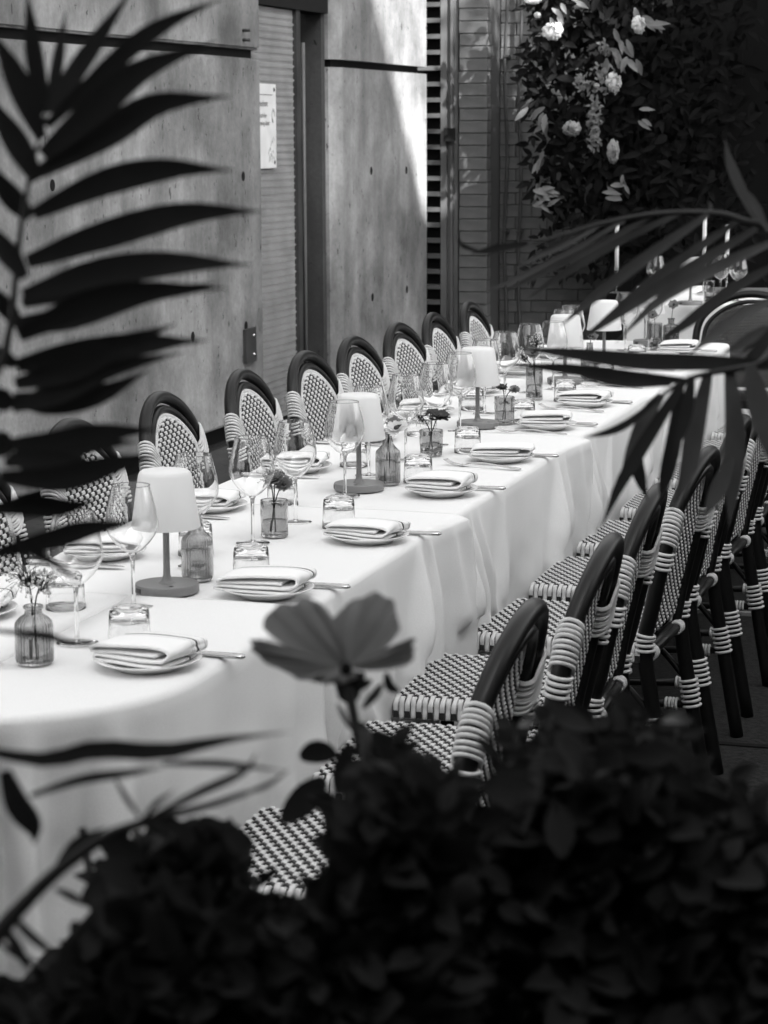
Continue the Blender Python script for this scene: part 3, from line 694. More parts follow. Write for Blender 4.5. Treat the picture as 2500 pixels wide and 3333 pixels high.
# second table farther back
t2 = empty('dining_table', (-1.45, 12.0, 0)); tag(t2, 'separate white-clothed table behind the far end of the long table', 'table')
MB().box((-0.68, -0.68, 0.722), (0.85, 0.6, 0.747)).build('table_top', 'wood', t2, smooth=False)
for sx in (-0.55, 0.7):
    for sy in (-0.5, 0.5): MB().box((sx - 0.02, sy - 0.02, 0), (sx + 0.02, sy + 0.02, 0.722)).build('leg', 'wood', t2, smooth=False)
def per6(p):
    x0, x1, y0, y1 = -2.15, -0.58, 11.30, 12.62; L = [(x0, y1), (x0, y0), (x1, y0), (x1, y1)]; D = [y1 - y0, x1 - x0, y1 - y0]; s_ = p*sum(D)
    if s_ < D[0]: return (x0, y1 - s_, -1, 0, 0, s_)
    if s_ < D[0] + D[1]: return (x0 + s_ - D[0], y0, 0, -1, 0, s_)
    return (x1, y0 + s_ - D[0] - D[1], 1, 0, 0, s_)
cloth(per6, lambda p: (max(-1.9, min(-0.9, per6(p)[0])), max(12.0, min(12.61, per6(p)[1]))), 31, 'white tablecloth on the separate table behind, partly hidden by palm leaflets', lambda x, y: (0.001, 0.001), (0.014, 0.02))

# ================================================================== TABLEWARE
SZ = 0.7565
def shell(outer, th, n=40, flute=None, closed_bottom=False, floor=None):
    """closed glass wall: outer profile bottom to top, then the inner one back down"""
    inner = [(max(0.0004, r - th), z + (th*0.6 if i == 0 else 0)) for i, (r, z) in enumerate(outer)]
    if floor is not None:
        inner = [(r, z) for r, z in inner if z > floor]; inner = [(0.0004, floor)] + [(inner[0][0]*0.9, floor)] + inner
    prof = list(outer) + list(reversed(inner)); q = MB(); q.lathe(prof, n, flute=flute); return q
def wine_glass():
    root = empty('wine_glass')
    shell([(0.0004,0.1005),(0.010,0.1020),(0.020,0.108),(0.032,0.120),(0.0425,0.135),(0.0472,0.146),(0.0485,0.155),(0.0478,0.165),(0.0452,0.182),(0.0412,0.200),(0.0370,0.216),(0.0345,0.226)], 0.0010, 44).build('bowl', 'clear', root); autosharp(root.children[0], 60)
    MB().tube([(0.0343*math.cos(2*math.pi*i/40), 0.0343*math.sin(2*math.pi*i/40), 0.2264) for i in range(40)], 0.00085, 6, closed=True).build('rim', 'rim_glass', root)
    MB().lathe([(0.0004,0.004),(0.0055,0.0045),(0.0042,0.010),(0.0036,0.025),(0.0035,0.06),(0.0038,0.085),(0.0052,0.096),(0.0075,0.0998),(0.0004,0.1002)], 14).build('stem', 'crystal', root)
    MB().lathe([(0.0004,0.0005),(0.0355,0.0005),(0.036,0.0010),(0.0355,0.0016),(0.020,0.0022),(0.006,0.0036),(0.0004,0.0038)], 36).build('foot', 'clear', root)
    return root
def tumbler():
    root = empty('water_tumbler')
    # stands upside down: thick base on top
    MB().lathe([(0.0372,0.0006),(0.0365,0.012),(0.0352,0.040),(0.0342,0.057),(0.0330,0.0635),(0.0295,0.0665),(0.024,0.0660),(0.0004,0.0645),(0.0004,0.0585),(0.026,0.0580),(0.0310,0.0540),(0.0330,0.040),(0.0345,0.012),(0.0352,0.0006),(0.0372,0.0006)], 44).build('wall', 'clear', root)
    MB().tube([(0.0270*math.cos(2*math.pi*i/40), 0.0270*math.sin(2*math.pi*i/40), 0.0676) for i in range(40)], 0.0011, 6, closed=True).build('base_ring', 'crystal', root)
    return root
def lamp():
    root = empty('table_lamp')
    b_ = MB().lathe([(0.0001,0.0),(0.0595,0.0),(0.0608,0.0015),(0.0608,0.0150),(0.0598,0.0168),(0.0001,0.0168)], 48).build('base', 'lamp_metal', root); autosharp(b_)
    MB().lathe([(0.0175,0.0170),(0.0150,0.0175),(0.0115,0.0205),(0.0085,0.026),(0.0070,0.033),(0.0064,0.05),(0.0060,0.135)], 20).build('stem', 'lamp_metal', root)
    MB().lathe([(0.0645,0.124),(0.0652,0.126),(0.0500,0.224),(0.0478,0.2292),(0.0430,0.2325),(0.0001,0.2335)], 48).build('shade', 'shade', root)
    s_ = MB().lathe([(0.0001,0.0178),(0.004,0.0176),(0.0046,0.0170)], 12).build('switch', 'dark_port', root); s_.location = (0.022, -0.033, 0)
    s_ = MB().box((-0.008, -0.0616, 0.004), (0.008, -0.0600, 0.0125)).build('charging_port', 'dark_port', root, smooth=False); s_.rotation_euler = (0, 0, -0.7)
    return root
def plate():
    return MB().lathe([(0.0001,0.0035),(0.048,0.0035),(0.050,0.0),(0.053,0.0),(0.058,0.0045),(0.075,0.0105),(0.0872,0.0158),(0.0882,0.0170),(0.0872,0.0180),(0.074,0.0130),(0.056,0.0078),(0.0001,0.0070)], 56).mesh('plate', 'china')
def linen_stripe():
    mt = bpy.data.materials.new('napkin'); mt.use_nodes = True; n = mt.node_tree; L = n.links; b = n.nodes['Principled BSDF']; b.inputs['Roughness'].default_value = 0.9; b.inputs['Specular IOR Level'].default_value = 0.15
    tc = n.nodes.new('ShaderNodeTexCoord'); sp = n.nodes.new('ShaderNodeSeparateXYZ'); L.new(tc.outputs['Object'], sp.inputs[0])
    cr = n.nodes.new('ShaderNodeValToRGB'); cr.color_ramp.interpolation = 'CONSTANT'; e = cr.color_ramp.elements
    mr = n.nodes.new('ShaderNodeMapRange'); mr.inputs['From Min'].default_value = -0.06; mr.inputs['From Max'].default_value = 0.06; L.new(sp.outputs['Y'], mr.inputs['Value']); L.new(mr.outputs[0], cr.inputs[0])
    W_ = (0.80, 0.80, 0.80, 1); D_ = (0.04, 0.04, 0.04, 1); G_ = (0.30, 0.30, 0.30, 1)
    def u(y): return (y + 0.06)/0.12
    e[0].position = 0; e[0].color = W_; e[1].position = u(0.011); e[1].color = G_
    for y, c in ((0.0121, W_), (0.0152, G_), (0.0163, W_), (0.0225, D_), (0.0280, W_), (0.0315, G_), (0.0325, W_), (0.047, G_), (0.0485, W_)):
        k_ = e.new(u(y)); k_.color = c
    nz = n.nodes.new('ShaderNodeTexNoise'); nz.inputs['Scale'].default_value = 700; bp = n.nodes.new('ShaderNodeBump'); bp.inputs['Strength'].default_value = 0.2; bp.inputs['Distance'].default_value = 0.001
    L.new(tc.outputs['Object'], nz.inputs['Vector']); L.new(nz.outputs['Fac'], bp.inputs['Height']); L.new(bp.outputs[0], b.inputs['Normal'])
    L.new(cr.outputs[0], b.inputs['Base Color']); MATS['napkin'] = mt
linen_stripe()
def napkin(seed):
    rn = random.Random(seed); q = MB(); NY = 22; th = 0.0046
    e1, e2, e3 = rn.uniform(-0.008, 0.006), rn.uniform(-0.010, 0.004), rn.uniform(-0.006, 0.006)
    base = [(0.060 + e1, 0.0022), (0.02, 0.0020), (-0.03, 0.0022), (-0.068 + e2, 0.0025), (-0.0775 + e2, 0.0058), (-0.069 + e2, 0.0092), (-0.03, 0.0088), (0.02, 0.0092), (0.060 + e3, 0.0098),
            (0.0715 + e3, 0.0135), (0.0745 + e3, 0.0195), (0.068 + e3, 0.0255), (0.03, 0.0272), (-0.02, 0.0262), (-0.06, 0.0235), (-0.0735, 0.0205), (-0.0775, 0.0168), (-0.071, 0.0140), (-0.03, 0.0152), (0.015, 0.0160), (0.045, 0.0165)]
    pa = [rn.uniform(0, 6.28) for _ in range(6)]; secs = []
    for i in range(NY + 1):
        t = i/NY; y0 = -0.054 + 0.108*t; pts = []
        for j, (x, z) in enumerate(base):
            wob = 0.0022*math.sin(3.1*j + pa[0] + t*4) + 0.0016*math.sin(1.7*j + pa[1] - t*9)
            edge = 0.0050*math.sin(j*0.9 + pa[2])*(1 - t) + 0.003*math.sin(j*1.3 + pa[3])*t
            sag = 0.84 + 0.16*math.sin(math.pi*t) + 0.05*math.sin(t*5 + pa[4])
            pts.append(Vector((x + wob*0.9 + 0.004*math.sin(t*3 + pa[5]), y0 + edge*(1 if t < 0.5 else 0.5)*abs(2*t - 1), z*sag*1.3 + wob*0.18)))
        secs.append(spline(pts, 64))
    vs = []; N = 64
    for S in secs:
        for side in (1, -1):
            for k_ in range(N):
                T = (S[min(k_+1, N-1)] - S[max(k_-1, 0)]); nn = Vector((-T.z, 0, T.x)).normalized(); vs.append(S[k_] + nn*th*0.5*side)
    fs = []
    for i in range(NY):
        A, B = i*2*N, (i+1)*2*N
        for k_ in range(N-1): fs += [(A+k_, A+k_+1, B+k_+1, B+k_), (A+N+k_, B+N+k_, B+N+k_+1, A+N+k_+1)]
        fs += [(A, B, B+N, A+N), (A+N-1, A+2*N-1, B+2*N-1, B+N-1)]
    for A, fl in ((0, 1), (NY*2*N, 0)):
        for k_ in range(N-1): fs.append((A+k_, A+N+k_, A+N+k_+1, A+k_+1) if fl else (A+k_, A+k_+1, A+N+k_+1, A+N+k_))
    q.add(vs, fs); return q.mesh('napkin', 'napkin')
def flat_bar(path, wid, thick, material, name):
    q = MB(); vs = []
    for (x, z), w_, t_ in zip(path, wid, thick):
        for a, b in ((-1,-0.4),(-0.6,-1),(0.6,-1),(1,-0.4),(1,0.4),(0.6,1),(-0.6,1),(-1,0.4)): vs.append((x, a*w_*0.5, z + b*t_*0.5))
    N = len(path); n = 8
    q.add(vs, [(i*n+k_, i*n+(k_+1) % n, (i+1)*n+(k_+1) % n, (i+1)*n+k_) for i in range(N-1) for k_ in range(n)] + [tuple(reversed(range(n))), tuple(range((N-1)*n, N*n))]); return q
def knife():
    root = empty('table_knife')
    xs = [0.105,0.100,0.085,0.05,0.02,0.004]; flat_bar([(x, 0.0045) for x in xs], [0.006,0.016,0.018,0.015,0.012,0.010], [0.004,0.0075,0.008,0.007,0.006,0.005], 'steel', 'handle').build('handle', 'steel', root)
    xs = [0.004,-0.01,-0.06,-0.09,-0.105,-0.112]; flat_bar([(x, 0.004) for x in xs], [0.010,0.018,0.020,0.018,0.011,0.002], [0.004,0.002,0.0018,0.0016,0.0014,0.001], 'steel', 'blade').build('blade', 'steel', root); return root
def fork():
    root = empty('table_fork')
    xs = [0.105,0.100,0.08,0.04,0.0,-0.035,-0.05]; zs = [0.003,0.0032,0.004,0.008,0.0115,0.009,0.0055]
    flat_bar(list(zip(xs, zs)), [0.006,0.014,0.015,0.010,0.0065,0.007,0.016], [0.003,0.004,0.004,0.0035,0.0035,0.003,0.0025], 'steel', 'handle').build('handle', 'steel', root)
    q = flat_bar([(-0.05,0.0055),(-0.058,0.0035),(-0.066,0.003)], [0.016,0.024,0.025], [0.0025,0.0022,0.0022], 'steel', 'head'); q.build('head', 'steel', root)
    for k_ in range(4):
        y = -0.0099 + k_*0.0066; MB().tube(spline([(-0.066,y,0.003),(-0.085,y,0.004),(-0.100,y,0.0085),(-0.112,y*0.96,0.0155)], 8), [0.0016]*7 + [0.0007], 6).build('tine', 'steel', root)
    return root

_proto = {}
def put(kind, maker, x, y, z=SZ, rz=0.0, label='', cat='', group=None):
    if kind not in _proto: o = maker(); _proto[kind] = o
    else: o = copy_tree(_proto[kind])
    o.location = (x, y, z); o.rotation_euler = (0, 0, rz); tag(o, label, cat, group); return o
rt_ = random.Random(21)
PL = plate(); NAPS = [napkin(40 + i) for i in range(6)]
NEARP = [(-1.412, 3.345), (-1.42, 3.945), (-1.405, 4.535), (-1.42, 5.18), (-1.415, 5.755), (-1.445, 6.43), (-1.447, 6.99), (-1.447, 7.63), (-1.44, 8.24), (-1.44, 8.72)]
for i, (x, y) in enumerate(NEARP):
    w_ = '%s from the rounded table end, near side' % ORD[i]
    o = link('side_plate', PL); o.location = (x, y, SZ); tag(o, 'small white plate under a folded napkin, ' + w_, 'plate', 'side plates, near side')
    o = link('folded_napkin', NAPS[i % 6]); o.location = (x + 0.002, y + 0.004, SZ + 0.0125); o.rotation_euler = (0, 0, rt_.uniform(-0.25, 0.12)); o.scale = (rt_.uniform(0.94, 1.05), rt_.uniform(0.92, 1.05), rt_.uniform(0.9, 1.15)); tag(o, 'folded white napkin with dark stripes, ' + w_, 'napkin', 'napkins, near side')
    put('knife', knife, x + 0.028, y + 0.100, rz=rt_.uniform(-0.10, 0.06), label='steel knife lying behind the plate, ' + w_, cat='knife', group='knives, near side')
    if i >= 4: put('fork', fork, x - 0.015, y - 0.125, rz=rt_.uniform(-0.22, -0.10), label='steel fork in front of the plate, ' + w_, cat='fork', group='forks, near side')
FARP = [(-1.875, y) for y in (3.62, 4.22, 4.82, 5.45, 6.05, 6.66, 7.26, 7.86, 8.46)]
for i, (x, y) in enumerate(FARP):
    w_ = '%s from the left, wall side' % ORD[i]
    o = link('side_plate', PL); o.location = (x, y, SZ); tag(o, 'small white plate under a folded napkin, ' + w_, 'plate', 'side plates, wall side')
    o = link('folded_napkin', NAPS[(i + 3) % 6]); o.location = (x, y, SZ + 0.0125); o.rotation_euler = (0, 0, math.pi*(i % 2 == 5) + rt_.uniform(-0.1, 0.25)); tag(o, 'folded white napkin with dark stripes, ' + w_, 'napkin', 'napkins, wall side')
    put('knife', knife, x - 0.02, y - 0.105, rz=math.pi + rt_.uniform(-0.05, 0.05), label='steel knife lying by the plate, ' + w_, cat='knife', group='knives, wall side')
TUM = [(-1.50, 3.475), (-1.50, 4.075), (-1.515, 4.675), (-1.525, 5.345), (-1.54, 5.885), (-1.54, 6.535), (-1.535, 7.095), (-1.53, 7.70), (-1.53, 8.32)]
for i, (x, y) in enumerate(TUM): put('tumbler', tumbler, x, y, label='upturned clear water glass behind the plate, %s from the rounded table end, near side' % ORD[i], cat='glass', group='upturned water glasses, near side')
for i, (x, y) in enumerate([(-1.735, 3.73), (-1.70, 4.29), (-1.735, 4.93), (-1.76, 5.56), (-1.76, 6.18), (-1.765, 6.80)]): put('tumbler', tumbler, x, y, label='upturned clear water glass, %s from the left, wall side' % ORD[i], cat='glass', group='upturned water glasses, wall side')
GL = [(-1.597,3.475),(-1.62,3.775),(-1.655,4.175),(-1.632,4.446),(-1.63,4.718),(-1.635,5.095),(-1.675,5.42),(-1.66,5.70),(-1.663,6.005),(-1.672,6.30),(-1.705,6.72),(-1.71,7.00),(-1.70,7.30),(-1.645,7.41),(-1.72,7.92),(-1.73,8.10),(-1.664,8.80),(-1.60,8.98),(-1.655,9.17)]
for i, (x, y) in enumerate(GL): put('wine', wine_glass, x, y, label='clear stemmed wine glass, %s from the left along the table middle' % ORD[i], cat='wine glass', group='wine glasses down the long table')
LA = [(-1.615,3.925),(-1.633,5.20),(-1.648,6.41),(-1.65,7.62),(-1.65,8.30),(-1.625,9.085)]
for i, (x, y) in enumerate(LA): put('lamp', lamp, x, y, rz=[0, -0.5, 0.6, 0.1, 0.3, 0][i], label='cordless table lamp with white shade and grey base, %s from the left' % ORD[i], cat='lamp', group='cordless lamps down the long table')
Q2 = onz(2238, 995, 0.757); put('lamp', lamp, Q2.x, Q2.y + 0.08, label='white-shaded cordless lamp on the separate table behind', cat='lamp')
for i, (px, lb) in enumerate(((2120, 'left of the lamp'), (2321, 'right of the lamp'), (2390, 'farthest right'))):
    Q2 = onz(px, 985, 0.757); put('wine', wine_glass, Q2.x, Q2.y + 0.12*(i % 2 + 1), label='wine glass on the separate table behind, ' + lb, cat='wine glass', group='wine glasses on the table behind')

# ------------------------------------------------------------------ bud vases and flowers
def fl(n, a): return lambda k_, z: a*math.cos(k_*math.pi*2/n) if 0.004 < z < 0.085 else 0
def vase_mesh(kind):
    if kind == 'ribbed_short': return shell([(0.0004,0.0005),(0.028,0.0008),(0.0300,0.004),(0.0310,0.010),(0.0310,0.064),(0.0295,0.071),(0.022,0.079),(0.0145,0.084),(0.0138,0.092),(0.0165,0.0935),(0.0170,0.097),(0.0150,0.0985)], 0.0022, 120, fl(4, 0.026), floor=0.006), 'tint'
    if kind == 'ribbed_tall': return shell([(0.0004,0.0005),(0.027,0.0008),(0.0290,0.004),(0.0300,0.010),(0.0300,0.076),(0.0285,0.083),(0.020,0.092),(0.0140,0.100),(0.0115,0.112),(0.0110,0.128),(0.0125,0.130)], 0.0022, 120, fl(4, 0.030), floor=0.006), 'tint'
    if kind == 'crackle': return shell([(0.0004,0.0005),(0.0275,0.0008),(0.0290,0.004),(0.0292,0.02),(0.0295,0.035),(0.0297,0.05),(0.0298,0.065),(0.0300,0.078),(0.0292,0.080)], 0.0025, 48, lambda k_, z: 0.02*math.sin(k_*1.05 + (1 if int(z*90) % 2 else -1)*1.2), floor=0.008), 'tint'
    if kind == 'faceted': return shell([(0.0004,0.0005),(0.0275,0.0008),(0.0290,0.005),(0.0310,0.035),(0.0315,0.05),(0.0325,0.068),(0.0312,0.070)], 0.003, 14, lambda k_, z: 0.02*(-1)**k_, floor=0.009), 'tint'
    if kind == 'cut_tall': return shell([(0.0004,0.0005),(0.0265,0.0008)] + [(0.0275, 0.004 + 0.007*i) for i in range(14)] + [(0.0272,0.103),(0.0265,0.104)], 0.0025, 40, lambda k_, z: 0.03*math.sin(k_*2*math.pi/5 + z*450)*math.sin(k_*2*math.pi/5 - z*450), floor=0.008), 'tint'
    if kind == 'dark_bottle': return shell([(0.0004,0.0005),(0.030,0.0008)] + [(0.0325, 0.004 + 0.007*i) for i in range(10)] + [(0.030,0.072),(0.016,0.077),(0.0120,0.080),(0.0120,0.095),(0.0155,0.097),(0.0145,0.100)], 0.0025, 40, lambda k_, z: 0.03*math.sin(k_*2*math.pi/5 + z*450)*math.sin(k_*2*math.pi/5 - z*450), floor=0.008), 'smoke'
def petal_ring(q, C, axis, n_, L_, wd, cone, rn):
    axis = axis.normalized(); u = axis.orthogonal().normalized(); v_ = axis.cross(u)
    for i in range(n_):
        a = 2*math.pi*i/n_ + rn.uniform(-0.1, 0.1); d = u*math.cos(a) + v_*math.sin(a); l = L_*rn.uniform(0.85, 1.1); c_ = cone + rn.uniform(-0.12, 0.12)
        pts = [C + d*l*t*math.cos(c_*(0.5 + 0.5*t)) + axis*l*t*math.sin(c_*(0.5 + 0.5*t)) for t in (0.08, 0.3, 0.55, 0.8, 1.0)]
        q.ribbon(pts, lambda t: wd*(0.35 + 0.95*math.sin(math.pi*min(0.86, 0.15 + 0.75*t))), axis, 0.25)
def bud_vase(kind, x, y, flowers, label, z=SZ):
    root = empty('bud_vase', (x, y, z)); tag(root, label, 'vase')
    q, mname = vase_mesh(kind); q.build('vessel', mname, root)
    top = max(v_[2] for v_ in q.v); rn = random.Random(int(y*1000))
    wr = max(v_[0] for v_ in q.v) - 0.0040; wq = MB().lathe([(0.0004,0.0095),(wr,0.0095),(wr,top*0.45),(0.0004,top*0.45)], 24); wq.build('water', 'water', root)
    if not flowers: return root
    fo = empty('flower_posy', (x, y, z)); tag(fo, flowers[1], 'flowers'); sq = MB()
    for (kind_, dx, dy, dz, size, mname) in flowers[0]:
        tip = Vector((dx, dy, dz)); base = Vector((rn.uniform(-0.008, 0.008), rn.uniform(-0.008, 0.008), 0.012)); mid = Vector((tip.x*0.12, tip.y*0.12, top*0.95))
        st = spline([base, mid, tip*0.75 + Vector((0,0,0.25*dz)), tip], 10); MB().tube(st, 0.0013, 5).build('stem', 'stem', fo)
        if kind_ == 'daisy':
            ax = Vector((dx*3 + rn.uniform(-0.2, 0.2), -0.5 + rn.uniform(-0.3, 0.3), 0.75)); pq = MB(); petal_ring(pq, tip, ax, 15, size, size*0.34, 0.15, rn); petal_ring(pq, tip, ax, 11, size*0.8, size*0.3, 0.45, rn); pq.build('petals', mname, fo)
            MB().ball(tip + ax.normalized()*0.002, size*0.24, 10).build('flower_centre', 'petal_dark', fo)
        elif kind_ == 'gyp':
            gq = MB(); bq = MB()
            for j in range(int(75*size/0.05)):
                d = Vector((rn.gauss(0, 1), rn.gauss(0, 1), rn.gauss(0, 0.8))).normalized()*size*rn.uniform(0.3, 1); P = tip + d; gq.tube([mid.lerp(tip, 0.6), tip + d*0.45, P], 0.0004, 3); bq.ball(P, rn.uniform(0.0013, 0.0029), 6)
            tag(gq.build('sprig_stems', 'stem', fo), kind='stuff'); tag(bq.build('tiny_blossoms', 'petal_white', fo), kind='stuff')
        for j in range(2):
            P = st[5 + j]; lq = MB(); d = Vector((rn.gauss(0, 1), rn.gauss(0, 1), 0.6)).normalized(); lq.ribbon([P, P + d*0.012, P + d*0.024], lambda t: 0.009*math.sin(math.pi*(0.05 + 0.93*t)), Vector((0, -1, 0.4)), 0.2); lq.build('leaf', 'leaf_mid', fo)
    return root
bud_vase('ribbed_short', -1.600, 3.315, ([('gyp', -0.012, 0.0, 0.150, 0.055, ''), ('gyp', 0.012, 0.02, 0.135, 0.03, '')], 'spray of white gypsophila in the nearest ribbed vase'), 'short ribbed grey glass bottle vase at the near end of the table')
bud_vase('ribbed_tall', -1.600, 4.045, None, 'tall ribbed glass bottle behind the first lamp')
bud_vase('crackle', -1.615, 4.535, ([('daisy', 0.006, -0.01, 0.125, 0.024, 'petal_grey'), ('daisy', 0.02, 0.01, 0.112, 0.020, 'petal_grey'), ('gyp', -0.02, 0.02, 0.125, 0.03, '')], 'grey daisies and gypsophila in the crackled vase'), 'crackled glass cup vase between the first and second lamps')
bud_vase('ribbed_tall', -1.588, 5.295, ([('daisy', 0.026, -0.012, 0.140, 0.030, 'petal_white'), ('daisy', 0.012, 0.012, 0.150, 0.022, 'petal_grey')], 'pale drooping daisies in the bottle behind the second lamp'), 'ribbed glass bottle with pale daisies behind the second lamp')
bud_vase('faceted', -1.618, 5.80, ([('daisy', 0.028, -0.014, 0.108, 0.028, 'petal_dark'), ('daisy', 0.004, 0.0, 0.115, 0.020, 'petal_dark'), ('gyp', -0.035, 0.0, 0.105, 0.035, '')], 'dark daisy and gypsophila in the low faceted vase'), 'low faceted glass vase with a dark daisy')
bud_vase('crackle', -1.590, 6.505, ([('daisy', -0.008, 0.0, 0.105, 0.018, 'petal_dark'), ('daisy', 0.028, 0.01, 0.10, 0.018, 'petal_grey')], 'short dark blooms in the patterned cup behind the third lamp'), 'patterned glass cup vase right behind the third lamp')
bud_vase('cut_tall', -1.640, 7.11, ([('daisy', -0.004, -0.01, 0.150, 0.024, 'petal_grey'), ('gyp', -0.04, 0.0, 0.135, 0.035, ''), ('gyp', 0.0, 0.03, 0.19, 0.03, '')], 'grey daisy with gypsophila in the tall cut vase'), 'tall diamond-cut glass vase between the third and fourth lamps')
bud_vase('ribbed_tall', -1.585, 7.72, ([('daisy', 0.01, 0.0, 0.15, 0.02, 'petal_grey')], 'grey daisy in the bottle beside the fourth lamp'), 'ribbed glass bottle beside the fourth lamp')
bud_vase('cut_tall', -1.560, 8.87, ([('daisy', -0.01, 0.0, 0.135, 0.022, 'petal_grey')], 'grey daisy in the vase left of the last lamp'), 'patterned glass vase left of the last lamp on the long table')
bud_vase('dark_bottle', -1.545, 9.155, ([('daisy', 0.01, 0.0, 0.155, 0.024, 'petal_grey')], 'single bloom in the dark bottle'), 'dark patterned glass bottle at the far end of the long table')
Q2 = onz(2255, 990, 0.757); bud_vase('cut_tall', Q2.x + 0.05, Q2.y + 0.2, None, 'textured glass vase beside the lamp on the table behind')
# tall candle sticks on the table behind
for i, (px, py0, py1) in enumerate(((2040, 700, 980), (2338, 715, 985), (2416, 690, 985))):
    Q2 = onz(px, py1, 0.757); Q2.y += 0.55; hgt = 0.30 + 0.06*(i == 1)
    cs = empty('candle_holder', (Q2.x - 0.16, Q2.y, 0.757)); tag(cs, 'tall glass candle holder on the table behind, %s of three' % ['leftmost', 'middle', 'rightmost'][i], 'candle holder', 'candle holders on the table behind')
    MB().lathe([(0.035,0.0),(0.033,0.004),(0.006,0.01),(0.005,0.10),(0.012,0.11),(0.012,0.135)], 18).build('holder', 'crystal', cs)
    MB().lathe([(0.0001,0.12),(0.0105,0.12),(0.0105,0.12 + hgt*0.8),(0.0001,0.12 + hgt*0.8)], 14).build('candle', 'petal_white', cs)
# ================================================================== FLOWERS HANGING AT THE FAR WALL
rf = random.Random(17)
mat('leaf_lit', 0.14, 0.5, 0.3, noise=(12, 0.10, 0.17), trans=0.15)
def leaf_into(q, P, d, L_, W_, face, curl=0.2):
    d = d.normalized(); n_ = d.cross(face); n_ = n_.normalized() if n_.length > 1e-4 else Vector((1,0,0)); up = n_.cross(d)
    pts = [P + d*L_*t - up*curl*L_*t*t for t in (0, 0.25, 0.5, 0.75, 1.0)]
    q.ribbon(pts, lambda t: W_*max(0.04, math.sin(math.pi*(0.04 + 0.94*t)**0.8)), face, 0.3)
fg = empty('flower_garland', (-2.9, 15.0, 0)); tag(fg, 'dark leafy garland hanging with white roses in front of the black screen', 'garland')
q = MB()
for i in range(4200):
    px, py = rf.uniform(1640, 2500), rf.uniform(-120, 900)
    # denser between the pipes and the middle, thinning to the lower right
    lim = 760 + 60*math.sin(px*0.013)
    if px > 2150 and rf.random() < min(0.85, (px - 2150)/400): continue
    if px < 1705 + 25*math.sin(py*0.02) + (35 if py > 480 else 0): continue
    if py > lim and rf.random() < 0.6: continue
    P = ony(px, py, 15.02 - rf.uniform(0, 0.42)); d = Vector((rf.gauss(0, 1), rf.gauss(-0.4, 0.6), rf.gauss(-0.5, 0.8)))
    L_ = rf.uniform(0.06, 0.13); leaf_into(q, P - fg.location, d, L_, L_*rf.uniform(0.32, 0.5), Vector((rf.gauss(0, .5), -1, rf.gauss(0.4, 0.5))))
tag(q.build('leaf_mass', 'leaf_shaded', fg), kind='stuff')
# sprays of larger leaves, their lit look put into a paler colour
Z1 = 0.3617
for (zx, zy, n_, sp, ang, L_) in ((420,1030,7,110,-2.5,0.11),(1060,1700,4,80,-0.5,0.11),(1330,1060,3,60,0.2,0.09),(420,1690,8,110,-0.6,0.10),(390,1850,5,70,0.4,0.09),(560,90,6,100,-1.2,0.09),(1400,150,6,90,-0.6,0.11),(1120,420,9,140,-1.0,0.10),(1180,520,4,110,-1.7,0.12),(470,1400,5,80,-1.5,0.09),(720,30,3,60,-0.5,0.09),(1180,1640,3,50,-1.5,0.07)):
    for j in range(n_):
        px, py = 1600 + (zx + rf.gauss(0, sp*0.5))*Z1, (zy + rf.gauss(0, sp*0.5))*Z1
        P = ony(px, py, 14.5 - rf.uniform(0, 0.08)); a = ang + rf.gauss(0, 0.5); d = Vector((math.cos(a), rf.gauss(0, 0.3), math.sin(a)))
        lq = MB(); leaf_into(lq, P - fg.location, d, L_*rf.uniform(0.8, 1.2), L_*0.36, Vector((rf.gauss(0, .3), -1, 0.5))); lq.build('leaf', 'leaf_lit', fg)

